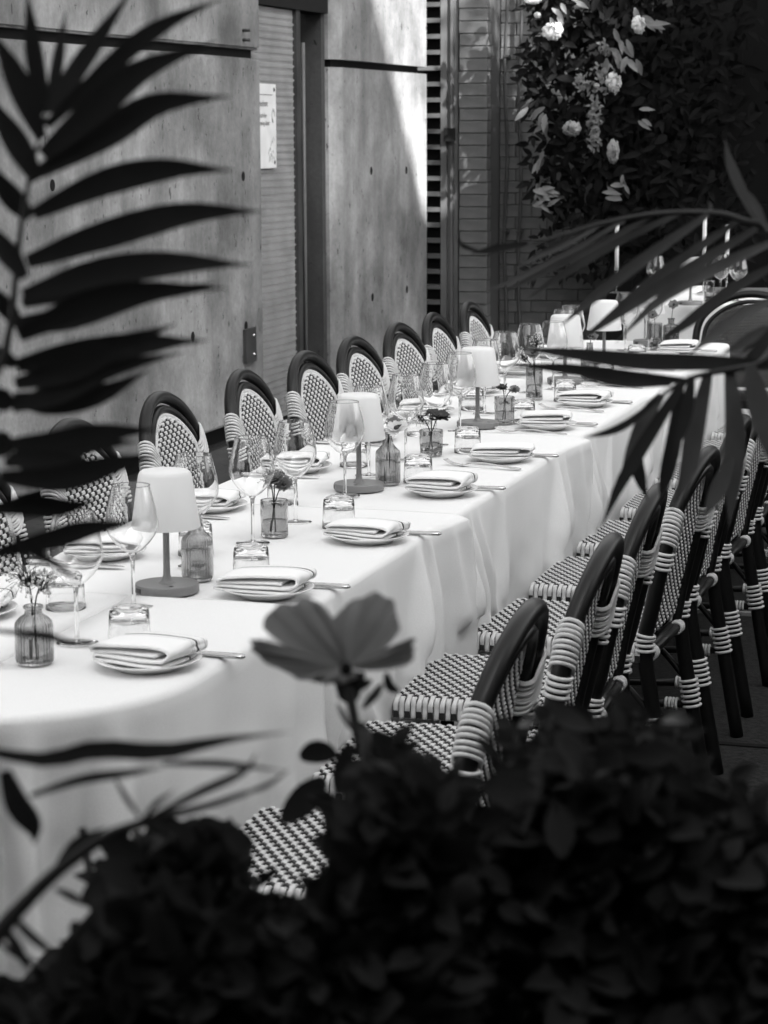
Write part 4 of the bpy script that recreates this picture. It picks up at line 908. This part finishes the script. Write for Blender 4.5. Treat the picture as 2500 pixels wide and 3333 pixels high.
# hanging strings of small leaves
for (zx, zy0, zy1, n_, w_) in ((930,880,1330,120,55),(1010,560,860,70,110),(800,650,800,40,90),(1020,380,470,26,60)):
    sq = MB(); 
    for j in range(n_):
        t = j/n_; px, py = 1600 + (zx + rf.gauss(0, w_*0.5))*Z1, (zy0 + (zy1 - zy0)*t + rf.gauss(0, 12))*Z1
        P = ony(px, py, 14.5 - rf.uniform(0, 0.1)); d = Vector((rf.gauss(0, 1), rf.gauss(-0.3, 0.3), rf.gauss(-0.6, 0.7))); leaf_into(sq, P - fg.location, d, rf.uniform(0.022, 0.04), 0.018, Vector((rf.gauss(0, .5), -1, 0.6)))
    tag(sq.build('leaf_string', 'leaf_lit', fg), kind='stuff')
def rose(px, py, r, label, sc=(1, 1, 1), tilt=(0, -1, 0.2), Y=14.45, m_='petal_white'):
    C = ony(px, py, Y); root = empty('rose', C); tag(root, label, 'flower', 'white blooms in the garland'); rn = random.Random(int(px)); ax = Vector(tilt).normalized(); u = ax.orthogonal().normalized(); v_ = ax.cross(u)
    MB().ball((0, 0, 0), r*0.42, 12, sc).build('heart', m_, root)
    for ring, (n_, rad, lift, wd) in enumerate(((5, 0.62, 0.42, 0.75), (6, 0.82, 0.18, 0.85), (7, 1.0, -0.10, 0.9))):
        for i in range(n_):
            a = 2*math.pi*(i + 0.5*ring)/n_ + rn.uniform(-0.2, 0.2); d = u*math.cos(a) + v_*math.sin(a); s_ = v_*math.cos(a) - u*math.sin(a); pq = MB(); G = 6; vs = []
            for iy in range(G + 1):
                t = iy/G; ang = -0.9 + 1.7*t; rr = r*rad*(0.9 + 0.2*((i*7) % 3)/2)
                for ix in range(G + 1):
                    w_ = (ix/G - 0.5)*2; half = wd*r*math.sin(math.pi*(0.18 + 0.62*t))*0.62
                    bul = math.cos(w_*1.0); rip = (0.13*math.sin(w_*6 + i*2.1) + 0.08*math.sin(w_*11 + i))*r*t
                    P = d*rr*math.cos(ang*0.9)*(0.75 + 0.25*bul) + ax*(lift*r + rr*0.62*math.sin(ang)) + s_*half*w_ + d*rip
                    vs.append(Vector((P.x*sc[0], P.y*sc[1], P.z*sc[2])))
            pq.add(vs, [(a_*(G+1)+b_, a_*(G+1)+b_+1, (a_+1)*(G+1)+b_+1, (a_+1)*(G+1)+b_) for a_ in range(G) for b_ in range(G)]); pq.build('petal', m_, root)
    return root
mat('petal_mid', 0.35, 0.55, 0.3, trans=0.25)
rose(1600 + 548*Z1, 280*Z1, 0.062, 'full round pale rose at upper left of the garland')
rose(1600 + 1325*Z1, 225*Z1, 0.052, 'bright white rose at upper right of the garland', (0.8, 1, 1.15), (0.6, -0.8, 0.1))
rose(1600 + 1100*Z1, 740*Z1, 0.056, 'brightest white rose, middle right of the garland', (0.85, 1, 1.2), (0.5, -0.8, 0.2))
rose(1600 + 722*Z1, 1160*Z1, 0.054, 'round closed bloom hanging in the middle of the garland', (1, 1, 1), (0, -1, -0.2), m_='petal_mid')
rose(1600 + 1095*Z1, 1370*Z1, 0.050, 'long drooping pale bloom low in the garland', (0.7, 1, 1.7), (0.3, -0.9, -0.3), m_='petal_mid')
rose(1600 + 412*Z1, 135*Z1, 0.020, 'small pale bud above the full round rose')
rose(1600 + 370*Z1, 2*Z1, 0.040, 'white bloom cut by the top picture edge, near the pipes', (1.3, 1, 0.7))
rose(1600 + 945*Z1, 770*Z1, 0.017, 'small white bud left of the brightest rose')

# ================================================================== FOREGROUND PLANTS
pb = empty('planter_box', (-0.55, 1.85, 0)); tag(pb, 'long dark planter box under the foreground plants, below the picture', 'planter')
for a, b, nm in (((-0.85,-0.62,0),(0.85,-0.58,0.5),'side_panel'),((-0.85,0.58,0),(0.85,0.62,0.5),'side_panel'),((-0.85,-0.578,0),(-0.81,0.578,0.5),'end_panel'),((0.81,-0.578,0),(0.85,0.578,0.5),'end_panel')): MB().box(a, b).build(nm, 'planter', pb, smooth=False)
MB().box((-0.808,-0.578,0.0),(0.808,0.578,0.46)).build('soil', 'soil', pb, smooth=False)
rp = random.Random(23)
def zz(zx, zy, ox, oy, s_): return (ox + zx*s_, oy + zy*s_)
def frond(label, rachis, leaflets, dist, rr, ws=1.08, name='palm_frond', material='leaf', cat='palm', widthf=None):
    """rachis: photo pixels; leaflets: (pixels..., width px, depth change)"""
    P0 = [atd(x, y, d) for x, y, d in rachis]; foot = P0[0]; root = empty(name, (foot.x, foot.y, 0.46)); tag(root, label, cat)
    inv = -Vector((foot.x, foot.y, 0.46))
    st = [Vector((foot.x + 0.03, foot.y + 0.02, 0.46))] + P0 if foot.z > 0.5 else P0
    S = spline(st, 10*len(st)); n_ = len(S)
    MB().tube([p + inv for p in S], [rr*(1.25 - 0.95*i/n_) for i in range(n_)], 7).build('rachis', 'stem', root)
    for lf in leaflets:
        pts, wpx, dd = lf[0], lf[1], lf[2]; mm = lf[3] if len(lf) > 3 else material; d0 = dist + rp.uniform(-0.03, 0.03)
        W3 = [atd(x, y, d0 + dd*(i/(len(pts)-1))) for i, (x, y) in enumerate(pts)]; W3 = spline(W3, 12)
        wd = wpx/FPX*dist; q = MB()
        wd *= ws; q.ribbon([p + inv for p in W3], lambda t: wd*max(0.03, (0.45 + 0.75*math.sin(math.pi*min(1, t*0.95 + 0.03))) * (1 - t**4)), (CAM - W3[5]).normalized() + Vector((0,0,0.1)), 0.18, rp.uniform(-0.28, 0.28)); q.build('leaflet', mm, root)
    return root
v = lambda *L_: [(a*V, b*V) for a, b in L_]
LW = 78
frond('dark palm frond arching up across the upper left of the picture', [(-420,1750,1.42),(-40,1250,1.42),(30,1080,1.42),(60,800,1.42),(100,560,1.42),(150,370,1.42)],
    [(v((97,245),(75,120),(57,-30)),50,0), (v((102,245),(125,130),(142,20)),34,.02), (v((106,240),(180,130),(290,-30)),52,.03), (v((100,272),(250,130),(350,55),(485,-5)),52,.02), (v((92,335),(200,240),(310,150),(470,90)),76,0),
     (v((85,372),(230,290),(340,225),(500,208)),78,.02), (v((72,462),(220,395),(360,365),(505,368)),74,.02), (v((58,566),(220,510),(400,462),(570,456)),80,.03), (v((50,640),(210,590),(380,570),(545,572)),80,.02), (v((40,725),(180,660),(320,630),(490,622)),76,.0),
     (v((36,790),(150,770),(300,745),(450,735)),80,.02), (v((33,830),(150,800),(260,745),(380,700)),70,.03), (v((28,860),(110,870),(220,850),(320,800)),70,.0), (v((48,655),(160,625),(280,590),(420,560)),60,.04), (v((20,990),(90,1000),(180,1010),(260,1000)),70,.02), (v((-10,1100),(60,1090),(140,1095),(210,1080)),60,.0), (v((30,700),(140,690),(300,640),(470,610)),70,.05),
     (v((25,880),(120,850),(230,800),(400,760)),66,.03), (v((18,960),(120,955),(230,935),(345,928)),66,.02), (v((0,1030),(130,1035),(240,1005),(340,985)),70,.0), (v((10,1000),(100,980),(200,960),(300,955)),60,.04), (v((-10,1195),(110,1165),(200,1140),(300,1128)),58,0), (v((20,1150),(70,1190),(130,1225),(175,1262)),22,.0), (v((-20,1362),(90,1372),(150,1388),(240,1398)),20,0),
     (v((90,300),(40,180),(-20,60)),64,.0), (v((80,390),(30,300),(-40,190)),66,.0), (v((66,470),(20,420),(-40,340)),60,.0), (v((54,600),(10,540),(-40,470)),60,.0), (v((42,700),(10,660),(-40,600)),50,.0), (v((36,790),(5,770),(-40,730)),44,.0), (v((25,880),(0,860),(-40,840)),60,0), (v((20,940),(0,960),(-40,980)),70,0)], 1.42, 0.0032)
z2 = lambda *L_: [zz(a, b, 1250, 0, .7535) for a, b in L_]; z4 = lambda *L_: [zz(a, b, 1250, 1111, .7535) for a, b in L_]; z5 = lambda *L_: [zz(a, b, 0, 2222, .7535) for a, b in L_]
M_ = 'leaf_mid'
frond('grey-green palm frond arching in from the right with drooping leaflets', [(2760,1250,2.25)] + [(x, y, 2.25) for x, y in z2((1730,1060),(1540,950),(1400,920),(1170,925),(950,965),(760,1020),(640,1050))],
    [(z2((1610,985),(1350,1140),(1050,1330),(850,1475)),46,0,M_), (z2((1680,1045),(1450,1150),(1200,1290),(1000,1480)),48,0,M_), (z2((1400,925),(1120,1120),(900,1290),(755,1415)),46,0,M_), (z2((1540,945),(1200,1180),(980,1370),(850,1460)),44,0,M_),
     (z2((1290,915),(1000,1050),(750,1200),(598,1305)),34,0,M_), (z2((1170,925),(900,1070),(640,1200),(500,1270)),30,0,M_), (z2((1060,938),(800,1090),(560,1210),(420,1262)),26,0,M_), (z2((950,962),(800,1050),(640,1120),(520,1190)),22,0,M_), (z2((850,992),(740,1060),(640,1100)),18,0), (z2((760,1018),(720,1050),(660,1060)),14,0),
     (z2((1690,1145),(1500,1250),(1300,1400),(1180,1480)),46,0,M_), (z2((1720,1280),(1560,1350),(1420,1450),(1320,1530)),46,0,M_), (z2((1740,1420),(1640,1450),(1540,1530)),40,0), (z2((1620,965),(1550,830),(1495,700),(1473,600)),40,0,M_), (z2((1660,1000),(1600,880),(1545,800)),30,0,M_), (z2((1405,918),(1412,890),(1398,865)),14,0,M_), (z2((420,1090),(340,1060),(318,1020)),16,0), (z2((620,1050),(480,1075),(370,1095)),30,0)], 2.25, 0.004, ws=0.78)
frond('dark drooping palm frond over the right-hand chairs, leaflets hanging down', [(2900,1420,2.05)] + [(x, y, 2.05) for x, y in z4((1800,60),(1600,105),(1400,140),(1290,175),(1180,250))],
    [(z4((1690,105),(1400,92),(1100,85),(800,52),(555,28)),56,0), (z4((1300,170),(1050,150),(760,115),(530,103)),40,0), (z4((1240,185),(1000,175),(760,120)),30,0), (z4((1300,165),(1150,400),(1020,620),(935,815)),44,0), (z4((1400,140),(1345,380),(1310,560),(1240,730)),62,0,M_), (z4((1490,115),(1515,380),(1505,620),(1490,800)),66,0,M_), (z4((1580,100),(1625,300),(1680,560)),70,0,M_), (z4((1180,250),(1060,350),(960,395),(855,415)),26,0), (z4((1150,270),(1090,480),(1110,600),(1140,690)),46,0), (z4((1280,185),(1255,420),(1215,600),(1190,690)),52,0), (z4((1200,230),(1130,330),(1060,520),(1020,640)),50,0,M_), (z4((1330,150),(1300,330),(1240,520)),40,0), (z4((1500,500),(1440,650),(1380,760)),52,0,M_), (z4((1680,-20),(1600,60),(1530,130)),40,0), (z4((1650,-60),(1560,0),(1460,60)),34,0,M_)], 2.05, 0.004, ws=0.92)
frond('dark bent palm stems crossing the lower left of the picture', [(-260,3100,1.2)] + [(x, y, 1.2) for x, y in z5((-60,1120),(60,1000),(230,830),(450,670),(640,600),(900,530),(1070,475))],
    [(z5((-40,300),(200,335),(420,290),(700,300),(960,250),(1260,212)),52,0), (z5((130,490),(350,420),(560,390),(720,360)),26,0), (z5((600,610),(860,475),(1050,385),(1115,295)),24,0), (z5((700,350),(960,350),(1250,385)),20,0), (z5((1060,478),(1160,440),(1262,365)),14,0), (z5((230,830),(330,700),(470,620)),34,0), (z5((20,380),(70,520),(140,620),(150,700)),66,0), (z5((50,1010),(150,1110),(270,1200)),26,0), (z5((20,1060),(80,1160),(150,1290)),30,0), (z5((250,1210),(340,1090),(450,970)),22,0), (z5((240,890),(320,930),(420,985)),22,0), (z5((0,1130),(100,1190),(200,1215)),20,0), (z5((450,690),(560,720),(640,800)),60,0), (z5((640,610),(780,640),(800,740)),40,0), (z5((500,420),(560,520),(620,600)),14,0), (z5((610,600),(680,520),(760,460)),16,0)], 1.2, 0.0048)

# shrubs: leaf masses rooted in the planter
def inpoly(x, y, P):
    c = False; j = len(P) - 1
    for i in range(len(P)):
        if (P[i][1] > y) != (P[j][1] > y) and x < (P[j][0]-P[i][0])*(y-P[i][1])/(P[j][1]-P[i][1]) + P[i][0]: c = not c
        j = i
    return c
def shrub(label, poly, dist, n_, size, seed, material='leaf', root_at=None, name='leafy_shrub'):
    rn = random.Random(seed); xs = [p[0] for p in poly]; ys = [p[1] for p in poly]
    ctr = atd((min(xs)+max(xs))/2*V, max(ys)*V, (dist[0]+dist[1])/2); rx = root_at or (ctr.x, ctr.y); root = empty(name, (rx[0], rx[1], 0.46)); tag(root, label, 'shrub'); inv = -Vector((rx[0], rx[1], 0.46)); q = MB(); done = 0
    while done < n_:
        x, y = rn.uniform(min(xs), max(xs)), rn.uniform(min(ys), max(ys))
        if not inpoly(x, y, poly): continue
        if not inpoly(x, y - 70, poly) and rn.random() < 0.78: continue
        P = atd(x*V, y*V, rn.uniform(*dist)); 
        if P.z < 0.5: continue
        d = Vector((rn.gauss(0, 1), rn.gauss(0, 0.7), rn.gauss(0.1, 0.6))); L_ = size*rn.uniform(0.6, 1.2); leaf_into(q, P + inv - d.normalized()*L_*0.5, d, L_, L_*rn.uniform(0.5, 0.75), Vector((rn.gauss(0, .7), -1, rn.gauss(0.3, 0.7)))); done += 1
    tag(q.build('leaf_mass', material, root), kind='stuff')
    sq = MB()
    for i in range(10):
        x, y = rn.uniform(min(xs), max(xs)), rn.uniform(min(ys), max(ys)); T_ = atd(x*V, y*V, rn.uniform(*dist))
        sq.tube([p + inv for p in spline([Vector((rx[0] + rn.uniform(-.05, .05), rx[1] + rn.uniform(-.05, .05), 0.46)), Vector((rx[0], rx[1], 0.46)).lerp(T_, 0.5) + Vector((0, 0, 0.05)), T_], 7)], 0.003, 5)
    sq.build('branches', 'stem', root); return root
shrub('dark leafy shrub filling the lower middle of the picture', [(215,1985),(225,1915),(262,1872),(300,1862),(380,1850),(420,1840),(440,1915),(500,1930),(560,1935),(590,1985),(640,1950),(672,1990),(720,1940),(728,1790),(750,1720),(790,1640),(830,1620),(880,1660),(900,1640),(960,1690),(1000,1720),(1020,2300),(-40,2300),(-40,2160),(60,2125),(140,2060)], (1.25, 1.7), 6500, 0.030, 1, material='leaf_bush')
shrub('dark shrub filling the lower right of the picture over the chair legs', [(960,1750),(1040,1775),(1080,1690),(1130,1620),(1200,1580),(1260,1610),(1330,1590),(1400,1590),(1450,1620),(1490,1640),(1530,1700),(1600,1745),(1700,1800),(1700,2300),(940,2300)], (1.35, 1.85), 6000, 0.032, 2, material='leaf_bush', root_at=(-0.30, 1.75))
shrub('small toothed shrub below the bent palm stems', [(330,1800),(400,1790),(520,1790),(520,1860),(300,1900),(250,1890)], (1.3, 1.42), 260, 0.024, 3, material='leaf_bush')
for lb, L_, sd in (('loose dark sprigs rising from the shrub in front of the nearest seat', [(225,1900),(262,1865),(310,1855),(360,1835),(420,1830),(470,1905),(545,1915),(600,1965),(655,1930),(700,1900),(715,1800),(740,1720),(790,1650),(840,1625),(890,1650),(940,1700)], 5), ('loose dark sprigs rising from the right-hand shrub', [(1000,1745),(1070,1720),(1090,1650),(1130,1590),(1190,1550),(1250,1580),(1300,1560),(1360,1555),(1420,1580),(1470,1610),(1510,1660),(1560,1710),(1630,1745)], 6)):
    rn = random.Random(sd); c_ = atd(L_[len(L_)//2][0]*V, L_[len(L_)//2][1]*V, 1.6); sg_ = empty('shrub_sprigs', (c_.x, c_.y, 0.46)); tag(sg_, lb, 'shrub'); iv = -Vector(sg_.location)
    for (x, y) in L_:
        B_ = atd((x + rn.uniform(-15, 15))*V, (y + 90)*V, 1.5); T_ = atd((x + rn.uniform(-25, 25))*V, (y - rn.uniform(5, 40))*V, 1.5); MB().tube([B_ + iv, B_.lerp(T_, 0.5) + iv, T_ + iv], 0.0012, 5).build('stem', 'stem', sg_)
        for j in range(7):
            P = B_.lerp(T_, 0.35 + 0.65*j/6) + iv; lq = MB(); leaf_into(lq, P, RT*rn.choice((-1, 1))*rn.uniform(0.5, 1) + UP*rn.uniform(0, 0.9), rn.uniform(0.012, 0.024), rn.uniform(0.006, 0.012), -FW + Vector((rn.gauss(0, .4), 0, rn.gauss(0, .4)))); lq.build('leaf', 'leaf_bush', sg_)
# single leaves given a paler colour for the little light they catch
sl_ = empty('broad_leaf_plant', (-0.36, 2.1, 0.46)); tag(sl_, 'plant with blurred leaves coloured as if lit among the dark shrubs at lower right', 'plant'); iv = -Vector(sl_.location)
MB().tube([Vector((0,0,0)), atd(1350*V, 1900*V, 1.6) + iv, atd(1380*V, 1560*V, 1.5) + iv], 0.004, 6).build('stem', 'stem', sl_)
z6 = lambda *L_: [zz(a, b, 1250, 2222, .7535) for a, b in L_]
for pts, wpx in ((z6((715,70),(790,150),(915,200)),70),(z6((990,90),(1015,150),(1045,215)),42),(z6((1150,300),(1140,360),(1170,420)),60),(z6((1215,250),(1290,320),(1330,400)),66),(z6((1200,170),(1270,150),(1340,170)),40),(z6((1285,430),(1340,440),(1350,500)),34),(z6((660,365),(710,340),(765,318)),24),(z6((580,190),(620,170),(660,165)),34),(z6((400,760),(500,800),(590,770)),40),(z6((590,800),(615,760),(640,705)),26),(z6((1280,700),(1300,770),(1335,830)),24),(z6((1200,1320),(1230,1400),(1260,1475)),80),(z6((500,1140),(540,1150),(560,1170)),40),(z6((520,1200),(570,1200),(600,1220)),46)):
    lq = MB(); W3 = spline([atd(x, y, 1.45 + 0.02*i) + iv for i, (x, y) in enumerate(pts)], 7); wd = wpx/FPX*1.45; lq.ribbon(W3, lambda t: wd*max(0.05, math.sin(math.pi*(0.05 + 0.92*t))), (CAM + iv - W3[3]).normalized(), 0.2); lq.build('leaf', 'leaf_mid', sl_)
# the blurred mallow flower
FD = 1.5
hf = empty('mallow_flower', (-0.50, 1.44, 0.46)); tag(hf, 'large blurred grey mallow flower standing before the table', 'flower'); iv = -Vector(hf.location)
C0 = atd(1128, 2172, FD); z8 = lambda a, b: (700 + a*.452, 1900 + b*.452)
st = spline([hf.location, atd(1180, 2700, FD), atd(1165, 2420, FD), atd(1128, 2200, FD)], 14); MB().tube([p + iv for p in st], 0.0034, 7).build('stem', 'stem', hf)
def petal(tip, wl, wr, depth, nm='petal'):
    """tip: zoom pixels of the outer middle; wl, wr: zoom pixels of the left and right outer corners"""
    T_, A_, B_ = [atd(*z8(*p), FD + depth) for p in (tip, wl, wr)]; G = 22; vs = []
    for iy in range(G + 1):
        t = iy/G
        for ix in range(G + 1):
            s_ = ix/G; edge = A_.lerp(B_, s_) + (T_ - A_.lerp(B_, 0.5))*(1 - abs(2*s_ - 1)**3.2)
            rf2 = 1 + (0.028*math.sin(s_*9 + tip[1]) + 0.022*math.sin(s_*21 + tip[0]))*t*t; edge = C0 + (edge - C0)*rf2
            P = C0.lerp(edge, t); mid = C0.lerp(T_, t)
            P = mid + (P - mid)*(1.75 - 0.75*t)
            P += -FW*0.010*math.sin(math.pi*t)*(1 - 0.6*abs(2*s_-1)) + FW*0.0045*math.sin(s_*19 + tip[0])*t*t + FW*0.0012*math.sin(s_*60)*t; vs.append(P + iv)
    q = MB(); q.add(vs, [(a*(G+1)+b, a*(G+1)+b+1, (a+1)*(G+1)+b+1, (a+1)*(G+1)+b) for a in range(G) for b in range(G)]); q.build(nm, 'petal', hf)
petal((560,120),(360,330),(840,230),0.012); petal((1180,85),(850,240),(1330,330),0.012); petal((1440,440),(1390,400),(1380,590),-0.006); petal((280,480),(330,400),(580,690),-0.006); petal((820,720),(640,680),(1010,690),-0.016)
MB().ball(C0 + iv - FW*0.014, 0.0042, 10, (1, 1, 1.1)).build('flower_centre', 'black_void', hf)
MB().lathe([(0.001,-0.02),(0.007,-0.016),(0.010,-0.004),(0.012,0.0)], 12, c=C0 + iv + Vector((0, 0.004, -0.006))).build('calyx', 'leaf', hf)
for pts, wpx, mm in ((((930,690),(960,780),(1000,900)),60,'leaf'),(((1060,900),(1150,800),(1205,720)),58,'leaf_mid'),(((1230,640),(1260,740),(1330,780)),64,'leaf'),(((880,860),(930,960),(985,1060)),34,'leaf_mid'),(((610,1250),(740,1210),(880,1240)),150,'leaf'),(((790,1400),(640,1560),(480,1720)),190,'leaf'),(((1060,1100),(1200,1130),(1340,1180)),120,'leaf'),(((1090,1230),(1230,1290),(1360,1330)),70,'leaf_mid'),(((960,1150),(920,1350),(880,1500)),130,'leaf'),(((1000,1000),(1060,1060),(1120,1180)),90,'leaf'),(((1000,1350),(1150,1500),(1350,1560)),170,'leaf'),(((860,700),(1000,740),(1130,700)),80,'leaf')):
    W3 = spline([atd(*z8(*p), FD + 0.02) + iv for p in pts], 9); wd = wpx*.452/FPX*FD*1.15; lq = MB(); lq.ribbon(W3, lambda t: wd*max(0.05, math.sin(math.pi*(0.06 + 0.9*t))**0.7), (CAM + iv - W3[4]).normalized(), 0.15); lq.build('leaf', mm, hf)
# a few pale blossoms in the shrub
for i, (x, y, r_) in enumerate(((498,3035,0.006),(770,3192,0.0055),(870,3190,0.0025))):
    C = atd(x, y, 1.5); o = MB().ball((0, 0, 0), r_, 8, (0.8, 0.8, 1.5)).build('pale_bud', 'petal_grey'); o.location = C; tag(o, 'small pale bud in the dark shrub, %s' % ['tall one at lower left', 'soft one at bottom middle', 'tiny one right of the soft one'][i], 'bud')
